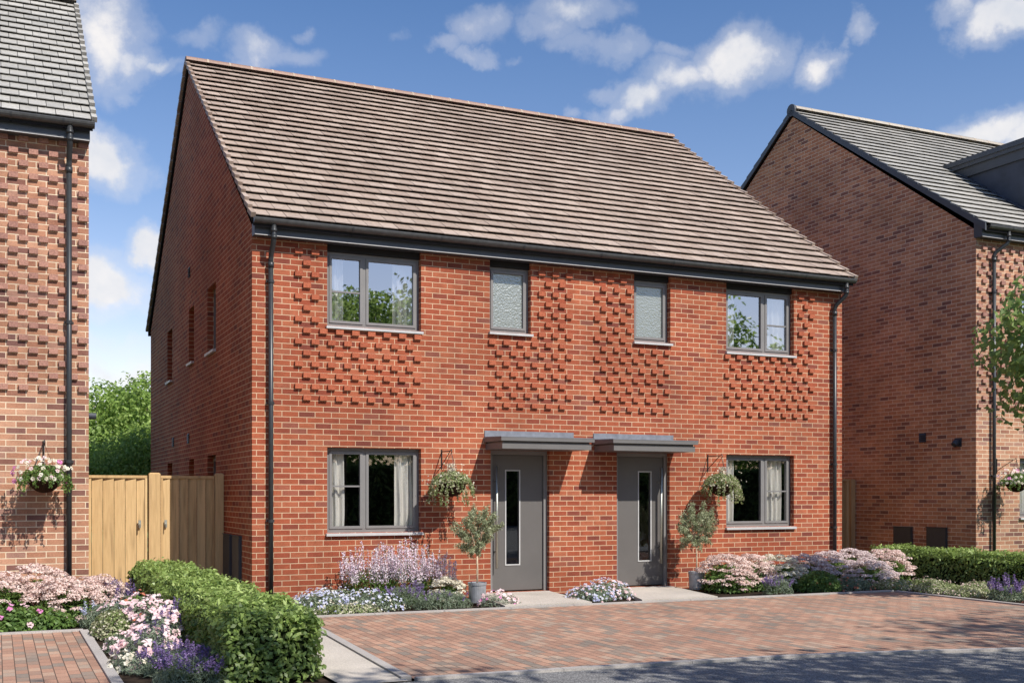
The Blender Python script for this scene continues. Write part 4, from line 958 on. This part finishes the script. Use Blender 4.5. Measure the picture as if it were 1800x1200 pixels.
# ---- hanging baskets
def basket(x, y, z, top, label, kind, s=1.0, seed=0):
    e = empty('hanging_basket', (x, y, z), label, 'hanging basket', 'hanging flower baskets on the house fronts')
    b = MB(); R0 = .17 * s
    b.lathe([(R0 * math.cos(a), z - .02 - R0 * .95 * math.sin(a)) for a in np.linspace(0, math.pi / 2 - .05, 7)], x, y, 20); b.lathe([(R0 + .006, z - .03), (R0 + .006, z - .012), (R0 - .01, z - .012)], x, y, 20)
    b.build('basket', 'coir', e, smooth=True)
    c = MB()
    for k in range(3):
        a = k * 2.094 + .5; c.tube([(x, y, top), (x + R0 * math.cos(a), y + R0 * math.sin(a), z - .02)], .003, 4)
    c.build('chain', 'iron', e)
    f = Cloud(); n = 1100 if kind else 1300; d, P = mound(x, y, .23 * s, .23 * s, (.17 if kind else .15) * s, n, z - .03); f.add(P, d, .035, .022, .7, cl=12)
    ntr = 20
    for k in range(ntr):
        a = k * 6.283 / ntr + RG.uniform(-.2, .2); Lh = RG.uniform(.12, .31) * s * (.62 if kind else 1); m = int(90 * Lh / .3)
        t = RG.uniform(0, 1, m); rr = (.19 + .07 * np.sqrt(t)) * s * (1.1 if kind else 1)
        P = np.c_[x + rr * math.cos(a), y + rr * math.sin(a), z + .02 - t * Lh] + RG.normal(0, .014, (m, 3)); f.add(P, RG.normal(0, 1, (m, 3)) + np.array([0, -.5, .3]), .030, .022, .5, .3, cl=14)
    f.build('foliage', 'varieg' if not kind else 'green', e)
    def blooms(n, mat, nm, fs, wid=1.0, zlo=-.08):
        q = Cloud(); dd = nrm(RG.normal(0, 1, (n, 3))); 
        for v in dd:
            v[2] = max(v[2], zlo * 4); p = np.array([x, y, z + .03]) + v * np.array([.27 * wid, .25, .17]) * s * RG.uniform(.9, 1.15); v = v + np.array([0, -.8, .3]); v /= np.linalg.norm(v)
            u = np.cross(v, [.2, .1, 1]); u /= np.linalg.norm(u); w2 = np.cross(v, u); a = np.arange(5) * 1.2566 + RG.uniform(0, 6)
            q.add(p + (np.cos(a)[:, None] * u + np.sin(a)[:, None] * w2) * fs * .36, np.tile(v, (5, 1)), fs * .70, fs * .62, .25, cl=20)
            q.build('flower', mat, e); q = Cloud()
    if kind: blooms(58, 'f_white', 'white_flowers', .040 * s); blooms(16, 'f_pink', 'pink_flowers', .040 * s, 1.2); blooms(7, 'f_magenta', 'magenta_flowers', .05 * s, 1.2, -.2)
    else: 
        q = Cloud(); P = np.c_[RG.normal(x, .028, 260), RG.normal(y, .028, 260), z + RG.uniform(.04, .24, 260)]; q.add(P, RG.normal(0, 1, (260, 3)), .036, .022, .5); q.build('plume', 'f_white', e)
        blooms(26, 'f_white', 'white_flowers', .022, 1.1)
basket(2.67, -.37, 1.63, 2.02, 'hanging basket of trailing pale greenery between window and left door', 0, 1.2)
basket(7.19, -.37, 1.63, 2.02, 'hanging basket of trailing pale greenery between right door and window', 0, 1.2)
basket(-2.535, -.36, 1.66, 2.04, 'hanging basket of white and pink flowers on the buff brick wall, left', 1, 1.08)
basket(13.51, -.43, 1.68, 2.04, 'hanging basket of white flowers at the right edge of the photo', 1, 1.08)
